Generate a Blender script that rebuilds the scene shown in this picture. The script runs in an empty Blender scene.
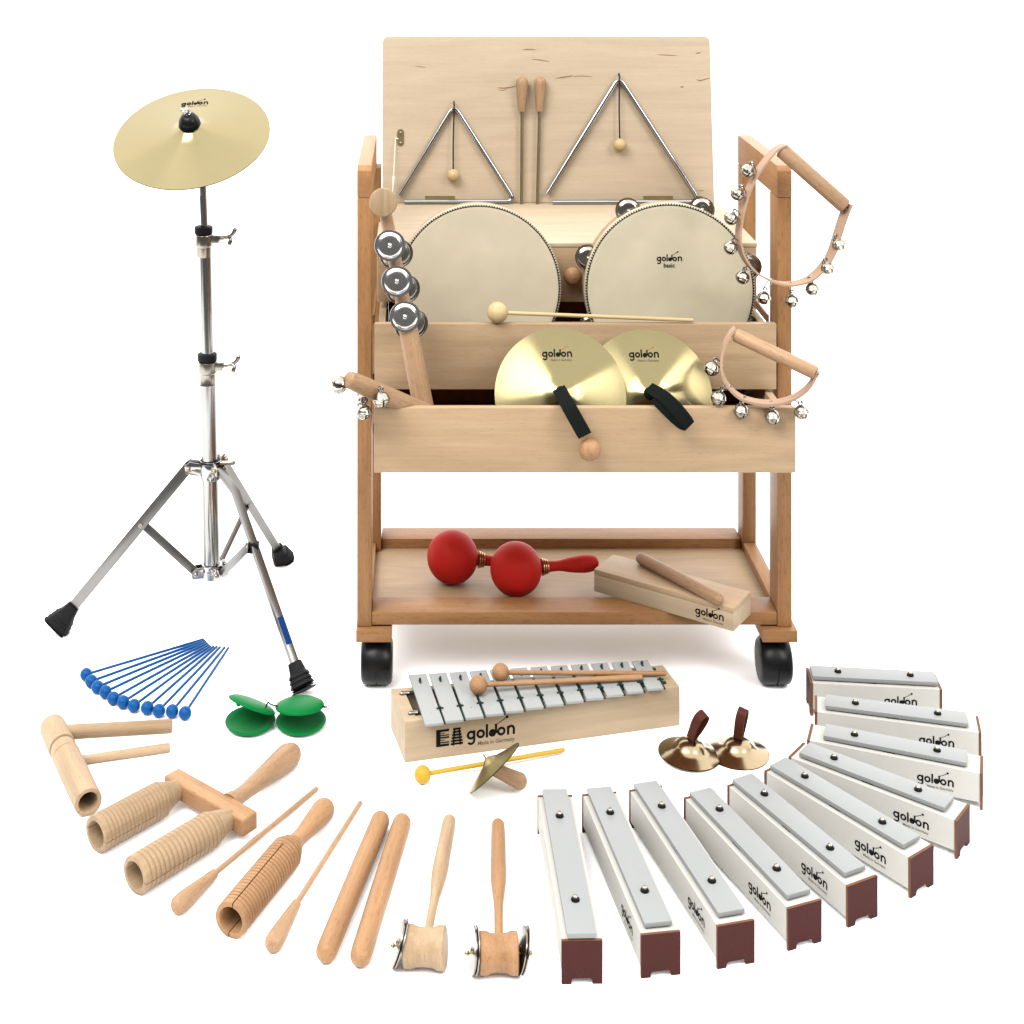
import bpy, bmesh, math, random
from mathutils import Vector, Matrix
random.seed(7)
R = math.radians
PI = math.pi
# ------------------------------------------------------------------ camera model (used to read positions off the photo)
F, CX, HY, H = 1547.0, 420.0, -115.0, 1.145
S0, Y0 = F / 2.2, 2.2
def P(px, py, Y):
    return Vector(((px - CX) * Y / F, Y, H - (py - HY) * Y / F))
def G(px, py, h=0.0):
    return P(px, py, F * (H - h) / (py - HY))
def PS(px, py, s):
    return P(px, py, Y0 / s)
scene = bpy.context.scene
COL = scene.collection

# ------------------------------------------------------------------ materials
def srgb(r, g, b):
    f = lambda c: (c / 255 / 12.92) if c / 255 <= 0.04045 else ((c / 255 + 0.055) / 1.055) ** 2.4
    return (f(r), f(g), f(b))
K = 0.79   # the studio is exposed a third of a stop up; reflectances are set for that
def new_mat(name):
    m = bpy.data.materials.new(name); m.use_nodes = True
    nt = m.node_tree
    return m, nt, nt.nodes['Principled BSDF']
def plain(name, col, rough=0.5, metal=0.0, noise=0.06, nscale=60, bump=0.0, coat=0.0, spec=0.22):
    if name != 'white_studio_paper': col = [c * K for c in col]; spec *= 0.85
    m, nt, b = new_mat(name)
    b.inputs['Roughness'].default_value = rough
    b.inputs['Metallic'].default_value = metal
    b.inputs['Coat Weight'].default_value = coat
    b.inputs['Specular IOR Level'].default_value = spec
    tc = nt.nodes.new('ShaderNodeTexCoord')
    n = nt.nodes.new('ShaderNodeTexNoise'); n.inputs['Scale'].default_value = nscale; n.inputs['Detail'].default_value = 4
    nt.links.new(tc.outputs['Object'], n.inputs['Vector'])
    mx = nt.nodes.new('ShaderNodeMix'); mx.data_type = 'RGBA'
    mx.inputs[6].default_value = (*[max(0, c * (1 - noise)) for c in col], 1)
    mx.inputs[7].default_value = (*[min(1, c * (1 + noise)) for c in col], 1)
    nt.links.new(n.outputs['Fac'], mx.inputs[0]); nt.links.new(mx.outputs[2], b.inputs['Base Color'])
    if bump:
        bp = nt.nodes.new('ShaderNodeBump'); bp.inputs['Strength'].default_value = bump; bp.inputs['Distance'].default_value = 0.001
        nt.links.new(n.outputs['Fac'], bp.inputs['Height']); nt.links.new(bp.outputs['Normal'], b.inputs['Normal'])
    rr = nt.nodes.new('ShaderNodeMapRange'); rr.inputs[3].default_value = rough * 0.85; rr.inputs[4].default_value = min(1, rough * 1.2)
    nt.links.new(n.outputs['Fac'], rr.inputs[0]); nt.links.new(rr.outputs[0], b.inputs['Roughness'])
    return m
_w = {}
def wood(kind, axis='z'):
    key = kind + axis
    if key in _w: return _w[key]
    # kind -> base colour, contrast of the bands, amount of short pores, rough
    base, con, pore, rough = {
        'beech':   ((0.300, 0.150, 0.060), 0.10, 0.42, 0.48),
        'maple':   ((0.405, 0.280, 0.165), 0.11, 0.15, 0.50),
        'birch':   ((0.470, 0.372, 0.260), 0.07, 0.12, 0.55),
        'dowel':   ((0.335, 0.205, 0.112), 0.14, 0.42, 0.50),
        'pale':    ((0.320, 0.220, 0.128), 0.14, 0.28, 0.52),
        'warm':    ((0.320, 0.175, 0.080), 0.15, 0.42, 0.48),
        'cream':   ((0.440, 0.320, 0.160), 0.08, 0.12, 0.40),
        'pine':    ((0.420, 0.322, 0.210), 0.10, 0.08, 0.52),
    }[kind]
    m, nt, b = new_mat('wood_' + key)
    N, L = nt.nodes.new, nt.links.new
    tc = N('ShaderNodeTexCoord'); oi = N('ShaderNodeObjectInfo')
    mul = N('ShaderNodeVectorMath'); mul.operation = 'SCALE'; mul.inputs[0].default_value = (7.3, 4.1, 9.7); L(oi.outputs['Random'], mul.inputs['Scale'])
    add = N('ShaderNodeVectorMath'); add.operation = 'ADD'; L(tc.outputs['Object'], add.inputs[0]); L(mul.outputs[0], add.inputs[1])
    def mapped(along, across):
        mp = N('ShaderNodeMapping'); sc = [across] * 3; sc['xyz'.index(axis)] = along
        mp.inputs['Scale'].default_value = sc; L(add.outputs[0], mp.inputs['Vector']); return mp.outputs[0]
    n1 = N('ShaderNodeTexNoise'); n1.inputs['Scale'].default_value = 1; n1.inputs['Detail'].default_value = 5; n1.inputs['Distortion'].default_value = 0.6
    L(mapped(5, 42), n1.inputs['Vector'])
    # slow figure: noise turned into contour lines
    n0 = N('ShaderNodeTexNoise'); n0.inputs['Scale'].default_value = 1; n0.inputs['Detail'].default_value = 1.5
    L(mapped(2.0, 13), n0.inputs['Vector'])
    m0 = N('ShaderNodeMath'); m0.operation = 'MULTIPLY'; m0.inputs[1].default_value = 60; L(n0.outputs['Fac'], m0.inputs[0])
    s0 = N('ShaderNodeMath'); s0.operation = 'SINE'; L(m0.outputs[0], s0.inputs[0])
    mr0 = N('ShaderNodeMapRange'); mr0.inputs[1].default_value = -1; mr0.inputs[2].default_value = 1; mr0.inputs[3].default_value = 0.36; mr0.inputs[4].default_value = 0.64
    L(s0.outputs[0], mr0.inputs[0])
    av = N('ShaderNodeMix'); av.data_type = 'FLOAT'; av.inputs[0].default_value = 0.35
    L(n1.outputs['Fac'], av.inputs[2]); L(mr0.outputs[0], av.inputs[3])
    n2 = N('ShaderNodeTexNoise'); n2.inputs['Scale'].default_value = 1; n2.inputs['Detail'].default_value = 2
    L(mapped(90, 900), n2.inputs['Vector'])
    c1 = N('ShaderNodeMapRange'); c1.inputs[1].default_value = 0.3; c1.inputs[2].default_value = 0.7; c1.inputs[3].default_value = 1 - con; c1.inputs[4].default_value = 1 + con * 0.6
    L(av.outputs[0], c1.inputs[0])
    c2 = N('ShaderNodeMapRange'); c2.inputs[1].default_value = 0.56; c2.inputs[2].default_value = 0.72; c2.inputs[3].default_value = 1; c2.inputs[4].default_value = 1 - pore * 0.55
    L(n2.outputs['Fac'], c2.inputs[0])
    c3 = N('ShaderNodeMapRange'); c3.inputs[3].default_value = 0.94; c3.inputs[4].default_value = 1.06; L(oi.outputs['Random'], c3.inputs[0])
    n3 = N('ShaderNodeTexNoise'); n3.inputs['Scale'].default_value = 1; n3.inputs['Detail'].default_value = 3; n3.inputs['Distortion'].default_value = 0.3
    L(mapped(7, 260), n3.inputs['Vector'])
    c4 = N('ShaderNodeMapRange'); c4.inputs[1].default_value = 0.3; c4.inputs[2].default_value = 0.7; fg = {'birch': 0.25, 'maple': 0.4, 'pine': 0.35, 'cream': 0.3}.get(kind, 0.55); c4.inputs[3].default_value = 1 - 0.10 * fg; c4.inputs[4].default_value = 1 + 0.07 * fg; L(n3.outputs['Fac'], c4.inputs[0])
    p0 = N('ShaderNodeMath'); p0.operation = 'MULTIPLY'; L(c1.outputs[0], p0.inputs[0]); L(c4.outputs[0], p0.inputs[1])
    p = N('ShaderNodeMath'); p.operation = 'MULTIPLY'; L(p0.outputs[0], p.inputs[0]); L(c2.outputs[0], p.inputs[1])
    q = N('ShaderNodeMath'); q.operation = 'MULTIPLY'; L(p.outputs[0], q.inputs[0]); L(c3.outputs[0], q.inputs[1])
    # darker also means redder
    g = N('ShaderNodeGamma'); g.inputs[0].default_value = (*[c * K for c in base], 1)
    gm = N('ShaderNodeMapRange'); gm.inputs[1].default_value = 0.7; gm.inputs[2].default_value = 1.2; gm.inputs[3].default_value = 1.14; gm.inputs[4].default_value = 0.93
    L(q.outputs[0], gm.inputs[0]); L(gm.outputs[0], g.inputs[1])
    sc = N('ShaderNodeVectorMath'); sc.operation = 'SCALE'; L(g.outputs[0], sc.inputs[0]); L(q.outputs[0], sc.inputs['Scale'])
    L(sc.outputs[0], b.inputs['Base Color'])
    b.inputs['Roughness'].default_value = rough; b.inputs['Specular IOR Level'].default_value = 0.22
    bp = N('ShaderNodeBump'); bp.inputs['Strength'].default_value = 0.25; bp.inputs['Distance'].default_value = 0.0004
    L(n2.outputs['Fac'], bp.inputs['Height']); L(bp.outputs['Normal'], b.inputs['Normal'])
    _w[key] = m; return m
def brass(name, col, rough, aniso=0.75):
    col = [c * K for c in col]
    m, nt, b = new_mat(name); N, L = nt.nodes.new, nt.links.new
    tc = N('ShaderNodeTexCoord')
    b.inputs['Metallic'].default_value = 1.0; b.inputs['Roughness'].default_value = rough
    b.inputs['Anisotropic'].default_value = aniso; b.inputs['Anisotropic Rotation'].default_value = 0.25
    tg = N('ShaderNodeTangent'); tg.direction_type = 'RADIAL'; tg.axis = 'Z'; L(tg.outputs[0], b.inputs['Tangent'])
    ln = N('ShaderNodeVectorMath'); ln.operation = 'LENGTH'
    sp = N('ShaderNodeSeparateXYZ'); cb = N('ShaderNodeCombineXYZ'); L(tc.outputs['Object'], sp.inputs[0]); L(sp.outputs[0], cb.inputs[0]); L(sp.outputs[1], cb.inputs[1])
    L(cb.outputs[0], ln.inputs[0])
    n = N('ShaderNodeTexNoise'); n.noise_dimensions = '1D'; n.inputs['Scale'].default_value = 900; n.inputs['Detail'].default_value = 3
    L(ln.outputs['Value'], n.inputs['W'])
    n2 = N('ShaderNodeTexNoise'); n2.inputs['Scale'].default_value = 25; L(tc.outputs['Object'], n2.inputs['Vector'])
    mx = N('ShaderNodeMix'); mx.data_type = 'FLOAT'; mx.inputs[0].default_value = 0.35; L(n.outputs['Fac'], mx.inputs[2]); L(n2.outputs['Fac'], mx.inputs[3])
    cr = N('ShaderNodeMix'); cr.data_type = 'RGBA'; cr.inputs[6].default_value = (*[c * 0.88 for c in col], 1); cr.inputs[7].default_value = (*[min(1, c * 1.1) for c in col], 1)
    L(mx.outputs[0], cr.inputs[0]); L(cr.outputs[2], b.inputs['Base Color'])
    bp = N('ShaderNodeBump'); bp.inputs['Strength'].default_value = 0.12; bp.inputs['Distance'].default_value = 0.0002; L(n.outputs['Fac'], bp.inputs['Height']); L(bp.outputs['Normal'], b.inputs['Normal'])
    return m
M = {}
M['floor'] = plain('white_studio_paper', (0.93, 0.93, 0.93), 0.9, noise=0.005, nscale=4, spec=0.1)
M['chrome'] = plain('polished_chrome', (0.38, 0.38, 0.375), 0.10, 1.0, noise=0.08, nscale=40)
M['steel'] = plain('satin_steel', (0.30, 0.275, 0.235), 0.22, 1.0, noise=0.12, nscale=50)
M['jingle'] = plain('stamped_jingle_metal', (0.56, 0.55, 0.53), 0.19, 1.0, noise=0.12, nscale=90)
M['tube'] = plain('plated_tube', (0.34, 0.335, 0.325), 0.15, 1.0, noise=0.16, nscale=18)
M['leg'] = plain('zinc_plated_leg', (0.225, 0.220, 0.210), 0.30, 1.0, noise=0.18, nscale=22)
M['beater'] = plain('dull_brassy_steel', (0.36, 0.29, 0.17), 0.32, 1.0)
M['nickel'] = plain('nickel_bell', (0.38, 0.35, 0.295), 0.11, 1.0, noise=0.16, nscale=130)
M['rubber'] = plain('black_rubber', (0.008, 0.008, 0.008), 0.55, noise=0.3, nscale=200, bump=0.3, spec=0.10)
M['black'] = plain('black_plastic', (0.006, 0.006, 0.006), 0.32, noise=0.2, nscale=90, spec=0.16)
M['blackstrap'] = plain('black_webbing', (0.006, 0.008, 0.007), 0.85, noise=0.5, nscale=900, bump=0.6, spec=0.06)
M['ink'] = plain('black_ink', (0.006, 0.006, 0.005), 0.7, noise=0.1, spec=0.05)
M['orangeink'] = plain('orange_ink', (0.30, 0.13, 0.03), 0.6, noise=0.1)
M['greyink'] = plain('brown_grey_ink', (0.10, 0.085, 0.06), 0.6, noise=0.1)
M['brass'] = brass('brushed_brass', (0.228, 0.190, 0.096), 0.17, 0.92)
M['brass2'] = brass('pale_brushed_brass', (0.285, 0.235, 0.126), 0.15, 0.92)
M['brassdark'] = brass('bronze_small_cymbal', (0.34, 0.275, 0.115), 0.33, 0.6)
M['bronze'] = plain('polished_bronze', (0.33, 0.255, 0.155), 0.17, 1.0, noise=0.15, nscale=60)
M['brassplain'] = plain('brass_fitting', (0.40, 0.33, 0.16), 0.35, 1.0)
M['skin'] = plain('goat_skin', (0.420, 0.358, 0.255), 0.55, noise=0.10, nscale=26, bump=0.25, spec=0.15)
M['skin2'] = plain('synthetic_skin', (0.425, 0.372, 0.262), 0.55, noise=0.16, nscale=18, bump=0.25, spec=0.15)
M['lace'] = plain('black_lacing', (0.006, 0.006, 0.008), 0.8, spec=0.05)
M['blue'] = plain('blue_plastic', (0.001, 0.060, 0.205), 0.36, noise=0.06, spec=0.12)
M['green'] = plain('green_plastic', (0.000, 0.130, 0.026), 0.40, noise=0.05, spec=0.06)
M['red'] = plain('red_paint', (0.42, 0.014, 0.009), 0.5, noise=0.08, nscale=60, spec=0.10)
M['copper'] = plain('copper_ring', (0.55, 0.30, 0.16), 0.3, 1.0)
M['yellow'] = plain('yellow_plastic', (0.42, 0.255, 0.025), 0.35, noise=0.04, spec=0.18)
M['leather'] = plain('natural_leather', (0.36, 0.235, 0.16), 0.6, noise=0.10, nscale=70, bump=0.3, spec=0.15)
M['brownleather'] = plain('brown_leather', (0.060, 0.014, 0.008), 0.5, noise=0.25, nscale=150, bump=0.3, spec=0.12)
M['whitebox'] = plain('white_lacquer_board', (0.42, 0.405, 0.37), 0.5, noise=0.02, nscale=90)
M['alu'] = plain('silver_grey_lacquer_bar', (0.232, 0.238, 0.232), 0.40, 0.0, noise=0.03, nscale=400)
M['aluglock'] = plain('silver_white_bar', (0.288, 0.296, 0.287), 0.38, 0.0, noise=0.03, nscale=300)
M['endcap'] = plain('maroon_fibre_board', (0.050, 0.015, 0.013), 0.6, noise=0.3, nscale=500, bump=0.4, spec=0.08)
M['capedge'] = plain('orange_brown_board_edge', (0.125, 0.050, 0.020), 0.6, noise=0.1)
M['drawershade'] = plain('brown_drawer_shade', (0.30, 0.125, 0.065), 0.75, noise=0.25, nscale=40)  # drawer insides: the shade of the gaps is put into this brown
M['greenfelt'] = plain('dark_green_cord', (0.010, 0.030, 0.020), 0.8)
M['string'] = plain('white_string', (0.62, 0.58, 0.48), 0.8)
M['blackcord'] = plain('black_cord', (0.015, 0.012, 0.010), 0.8)
M['bluesticker'] = plain('blue_sticker', (0.004, 0.030, 0.13), 0.5, spec=0.08)
M['groove'] = plain('shaded_cut_groove_wood', (0.245, 0.155, 0.082), 0.7, noise=0.15, nscale=80)  # cut end grain, darkened further to paint in the shade of the grooves
M['groove2'] = plain('shaded_cut_groove_warm_wood', (0.195, 0.093, 0.040), 0.7, noise=0.15, nscale=80)  # warm guiro's grooves: end grain with groove shade painted into its colour
M['knot'] = plain('brown_knot_wood', (0.23, 0.115, 0.042), 0.6, noise=0.4, nscale=300)

# ------------------------------------------------------------------ mesh helpers
class MB:
    """collects shapes in world coordinates; build() links them as one mesh object"""
    def __init__(self): self.v = []; self.f = []; self.m = []; self.mats = []
    def slot(self, mat):
        if mat not in self.mats: self.mats.append(mat)
        return self.mats.index(mat)
    def add(self, vs, fs, mat=None):
        o = len(self.v); k = self.slot(mat)
        self.v += [Vector(p) for p in vs]; self.f += [tuple(i + o for i in f) for f in fs]; self.m += [k] * len(fs)
        return self
    def hexa(self, c, mat=None):   # 8 corners: bottom 0-3 ccw, top 4-7
        return self.add(c, [(0, 3, 2, 1), (4, 5, 6, 7), (0, 1, 5, 4), (1, 2, 6, 5), (2, 3, 7, 6), (3, 0, 4, 7)], mat)
    def box(self, x0, x1, y0, y1, z0, z1, mat=None):
        return self.hexa([(x0, y0, z0), (x1, y0, z0), (x1, y1, z0), (x0, y1, z0), (x0, y0, z1), (x1, y0, z1), (x1, y1, z1), (x0, y1, z1)], mat)
    def obox(self, O, A, B, C, mat=None):   # corner + 3 edge vectors
        O, A, B, C = map(Vector, (O, A, B, C))
        return self.hexa([O, O + A, O + A + B, O + B, O + C, O + A + C, O + A + B + C, O + B + C], mat)
    def lathe(self, prof, p0, d, seg=32, mat=None, up=None, closed=False, a0=0.0, a1=2 * PI, rowmat=None):
        """prof [(t, r)] along axis d from p0 (t in metres)"""
        X, Y, Z = frame(d, up); p0 = Vector(p0); full = abs(a1 - a0 - 2 * PI) < 1e-6
        n = seg if full else seg + 1; vs = []; fs = []
        for t, r in prof:
            for k in range(n):
                a = a0 + (a1 - a0) * k / seg
                vs.append(p0 + Z * t + X * (r * math.cos(a)) + Y * (r * math.sin(a)))
        L = len(prof)
        for i in range(L if closed else L - 1):
            j = (i + 1) % L
            for k in range(seg):
                k2 = (k + 1) % n
                fs.append((i * n + k, i * n + k2, j * n + k2, j * n + k))
        if not closed and full:
            if prof[0][1] > 1e-5: fs.append(tuple(reversed(range(n))))
            if prof[-1][1] > 1e-5: fs.append(tuple((L - 1) * n + k for k in range(n)))
        if closed and not full:
            fs.append(tuple(i * n for i in range(L))); fs.append(tuple(i * n + n - 1 for i in reversed(range(L))))
        st = len(self.m); self.add(vs, fs, mat)
        if rowmat:
            for i in range(L if closed else L - 1):
                if rowmat(prof[i][0], prof[(i + 1) % L][0]):
                    k_ = self.slot(rowmat.mat)
                    for q in range(seg): self.m[st + i * seg + q] = k_
        return self
    def sphere(self, c, r, mat=None, seg=28, rings=18, squash=1.0):
        prof = [(-r * squash * math.cos(PI * i / rings), max(0, r * math.sin(PI * i / rings))) for i in range(rings + 1)]
        return self.lathe(prof, c, (0, 0, 1), seg, mat)
    def tube(self, pts, rad, mat=None, seg=12, closed=False, cap='round'):
        pts = [Vector(p) for p in pts]; n = len(pts)
        rad = rad if isinstance(rad, (list, tuple)) else [rad] * n
        T = []
        for i in range(n):
            a = pts[(i - 1) % n] if (closed or i > 0) else pts[i]; b = pts[(i + 1) % n] if (closed or i < n - 1) else pts[i]
            T.append((b - a).normalized())
        X, Y, Z = frame(T[0]); rows = []
        def row(c, r, X, Y): rows.append([c + X * (r * math.cos(2 * PI * k / seg)) + Y * (r * math.sin(2 * PI * k / seg)) for k in range(seg)])
        if cap == 'round' and not closed:
            for a in (80, 60, 40, 20): row(pts[0] - T[0] * rad[0] * math.sin(R(a)), rad[0] * math.cos(R(a)), X, Y)
        for i in range(n):
            Xn = X - T[i] * X.dot(T[i]); X = Xn.normalized(); Y = T[i].cross(X)
            row(pts[i], rad[i], X, Y)
        if cap == 'round' and not closed:
            for a in (20, 40, 60, 80): row(pts[-1] + T[-1] * rad[-1] * math.sin(R(a)), rad[-1] * math.cos(R(a)), X, Y)
        vs = [p for r_ in rows for p in r_]; fs = []; L = len(rows)
        for i in range(L if closed else L - 1):
            j = (i + 1) % L
            for k in range(seg):
                k2 = (k + 1) % seg; fs.append((i * seg + k, i * seg + k2, j * seg + k2, j * seg + k))
        if not closed: fs.append(tuple(reversed(range(seg)))); fs.append(tuple((L - 1) * seg + k for k in range(seg)))
        return self.add(vs, fs, mat)
    def ribbon(self, pts, wv, th, mat=None):
        """flat band along pts; wv = width vector (single or per point), th = thickness"""
        pts = [Vector(p) for p in pts]; n = len(pts)
        wv = [Vector(w) for w in wv] if isinstance(wv, list) else [Vector(wv)] * n
        vs = []; fs = []
        for i, p in enumerate(pts):
            t = (pts[min(i + 1, n - 1)] - pts[max(i - 1, 0)]).normalized(); nn = t.cross(wv[i]).normalized() * (th / 2); w = wv[i] / 2
            vs += [p - w - nn, p + w - nn, p + w + nn, p - w + nn]
        for i in range(n - 1):
            for k in range(4): fs.append((4 * i + k, 4 * i + (k + 1) % 4, 4 * i + 4 + (k + 1) % 4, 4 * i + 4 + k))
        fs += [(3, 2, 1, 0), tuple(4 * (n - 1) + k for k in range(4))]
        return self.add(vs, fs, mat)
    def prism(self, poly, ext, mat=None):
        poly = [Vector(p) for p in poly]; ext = Vector(ext); n = len(poly)
        return self.add(poly + [p + ext for p in poly], [tuple(reversed(range(n))), tuple(n + k for k in range(n))] + [(k, (k + 1) % n, n + (k + 1) % n, n + k) for k in range(n)], mat)
    def build(self, name, mat, parent=None, bevel=0.0, frame_=None, smooth=40, segs=2):
        me = bpy.data.meshes.new(name)
        if parent is not None and frame_ is None: base = Matrix.Translation(parent_loc(parent))
        elif frame_ is not None: base = frame_
        else:
            c = Vector((sum(p.x for p in self.v) / len(self.v), sum(p.y for p in self.v) / len(self.v), min(p.z for p in self.v))); base = Matrix.Translation(c)
        inv = base.inverted()
        me.from_pydata([inv @ p for p in self.v], [], self.f)
        if self.mats:
            for m_ in self.mats: me.materials.append(m_ or mat)
            for pl, k in zip(me.polygons, self.m): pl.material_index = k
        else: me.materials.append(mat)
        bm = bmesh.new(); bm.from_mesh(me)
        bmesh.ops.recalc_face_normals(bm, faces=bm.faces)
        if bevel:
            ed = [e for e in bm.edges if len(e.link_faces) == 2 and e.calc_face_angle(0) > R(38)]
            bmesh.ops.bevel(bm, geom=ed, offset=bevel, segments=segs, profile=0.6, affect='EDGES', clamp_overlap=True)
        bm.to_mesh(me); bm.free()
        for pl in me.polygons: pl.use_smooth = True
        me.set_sharp_from_angle(angle=R(smooth)); me.update()
        o = bpy.data.objects.new(name, me); COL.objects.link(o)
        WM[o.name] = base
        if parent is not None:
            o.parent = parent; o.matrix_basis = WM[parent.name].inverted() @ base
        else: o.matrix_basis = base
        return o
WM = {}
def parent_loc(p): return WM[p.name].to_translation()
def frame(d, up=None):
    Z = Vector(d).normalized()
    u = Vector(up) if up is not None else (Vector((0, 0, 1)) if abs(Z.z) < 0.9 else Vector((0, -1, 0)))
    X = (u - Z * u.dot(Z)).normalized(); return X, Z.cross(X), Z
def fmat(p, d, up=None):
    X, Y, Z = frame(d, up); m = Matrix((X, Y, Z)).transposed().to_4x4(); m.translation = Vector(p); return m
def tag(o, label, cat, group=None):
    o['label'] = label; o['category'] = cat
    if group: o['group'] = group
    return o
def thing(name, label, cat, loc, group=None):
    o = bpy.data.objects.new(name, None); COL.objects.link(o); o.empty_display_size = 0.02
    o.location = loc; WM[o.name] = Matrix.Translation(Vector(loc)); tag(o, label, cat, group); return o
def dup_tree(root, delta, label):
    def cp(o, par):
        c = o.copy(); COL.objects.link(c)
        if par is not None: c.parent = par; c.matrix_basis = o.matrix_basis
        for ch in [q for q in bpy.data.objects if q.parent == o]: cp(ch, c)
        return c
    c = cp(root, None); c.location = root.location + Vector(delta); c['label'] = label; return c
def smooth_path(pts, n=6, closed=False):
    """Catmull-Rom through pts"""
    pts = [Vector(p) for p in pts]; out = []; L = len(pts)
    for i in range(L if closed else L - 1):
        g = lambda k: pts[k % L] if closed else pts[max(0, min(L - 1, k))]
        p0, p1, p2, p3 = g(i - 1), g(i), g(i + 1), g(i + 2)
        for k in range(n):
            t = k / n
            out.append(0.5 * ((2 * p1) + (p2 - p0) * t + (2 * p0 - 5 * p1 + 4 * p2 - p3) * t * t + (3 * p1 - p0 - 3 * p2 + p3) * t ** 3))
    if not closed: out.append(pts[-1])
    return out
def round_end(r, L, t0=0, n=6, rr=None):
    """profile pieces for a rounded end at t0 (going + from 0)"""
    rr = rr or r
    return [(t0 + rr * (1 - math.cos(PI / 2 * i / n)), max(0.0, r - rr + rr * math.sin(PI / 2 * i / n)) if i else max(0.0, r - rr)) for i in range(n + 1)]
def club(p0, p1, pts, r0round=True, r1round=True):
    """lathe profile from p0 to p1 with (fraction, radius) points, smoothly joined, ends rounded"""
    L = (Vector(p1) - Vector(p0)).length
    sp = smooth_path([Vector((f * L, r, 0)) for f, r in pts], 5)
    prof = [(v.x, max(0.0002, v.y)) for v in sp]
    ra, rb = prof[0][1], prof[-1][1]
    if r0round:
        prof = [(ra * (1 - math.cos(PI / 2 * i / 6)), ra * math.sin(PI / 2 * i / 6)) for i in range(6)] + [(t, r) for t, r in prof if t >= ra]
    if r1round:
        prof = [(t, r) for t, r in prof if t <= L - rb] + [(L - rb * (1 - math.cos(PI / 2 * (6 - i) / 6)), rb * math.sin(PI / 2 * (6 - i) / 6)) for i in range(7)]
    return prof

# ------------------------------------------------------------------ lettering
TXT = {}
def text_mesh(s, bold=0.0):
    if (s, bold) in TXT: return TXT[(s, bold)]
    cu = bpy.data.curves.new('lettering', 'FONT'); cu.body = s; cu.size = 1.0; cu.resolution_u = 3; cu.offset = bold
    ob = bpy.data.objects.new('lettering', cu); COL.objects.link(ob); bpy.context.view_layer.update()
    dg = bpy.context.evaluated_depsgraph_get(); me = ob.evaluated_get(dg).to_mesh()
    vs = [tuple(v.co) for v in me.vertices]; fs = [tuple(p.vertices) for p in me.polygons]
    ob.evaluated_get(dg).to_mesh_clear(); bpy.data.objects.remove(ob); bpy.data.curves.remove(cu)
    TXT[(s, bold)] = (vs, fs); return TXT[(s, bold)]
def disc2(cx, cy, r, n=20): return [(cx + r * math.cos(2 * PI * k / n), cy + r * math.sin(2 * PI * k / n)) for k in range(n)]
def stroke2(pts, w):
    out = []; n = len(pts); Lp = []; Rp = []
    for i in range(n):
        a = pts[max(i - 1, 0)]; b = pts[min(i + 1, n - 1)]; d = Vector((b[0] - a[0], b[1] - a[1])).normalized(); nx, ny = -d.y * w / 2, d.x * w / 2
        Lp.append((pts[i][0] + nx, pts[i][1] + ny)); Rp.append((pts[i][0] - nx, pts[i][1] - ny))
    for i in range(n - 1): out.append([Rp[i], Rp[i + 1], Lp[i + 1], Lp[i]])
    return out
def arc2(cx, cy, r, a, b, n=18): return [(cx + r * math.cos(R(a + (b - a) * k / n)), cy + r * math.sin(R(a + (b - a) * k / n))) for k in range(n + 1)]
def word_polys():
    """the rounded bold word: goldon, its d a filled note head with a mallet rising to the right"""
    P1 = []; P2 = []; w = 0.27; rr = 0.365
    def ring(cx): P1.extend(stroke2(arc2(cx, 0.5, rr, 0, 360, 28), w))
    x = 0.5                                     # g
    ring(x); P1.extend(stroke2([(x + rr, 1.0), (x + rr, -0.12)], w)); P1.extend(stroke2(arc2(x, -0.12, rr, 0, -150), w * 0.95))
    x = 1.62; ring(x)                            # o
    P1.extend(stroke2([(2.35, 0.0), (2.35, 1.5)], w))     # l
    x = 3.02; P1.append(disc2(x - 0.02, 0.44, 0.43)); P1.extend(stroke2([(x + 0.40, 0.35), (x + 0.40, 1.42)], w))  # d
    x = 4.04; ring(x)                            # o
    x = 4.78; P1.extend(stroke2([(x + 0.06, 0.0), (x + 0.06, 1.0)], w)); P1.extend(stroke2(arc2(x + 0.40, 0.60, 0.34, 180, 0), w)); P1.extend(stroke2([(x + 0.74, 0.62), (x + 0.74, 0.0)], w))
    P2.extend(stroke2([(3.55, 1.36), (4.05, 1.62), (4.62, 1.98)], 0.085)); P2.append(disc2(4.72, 2.05, 0.17))
    return P1, P2
WP = word_polys()
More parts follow.
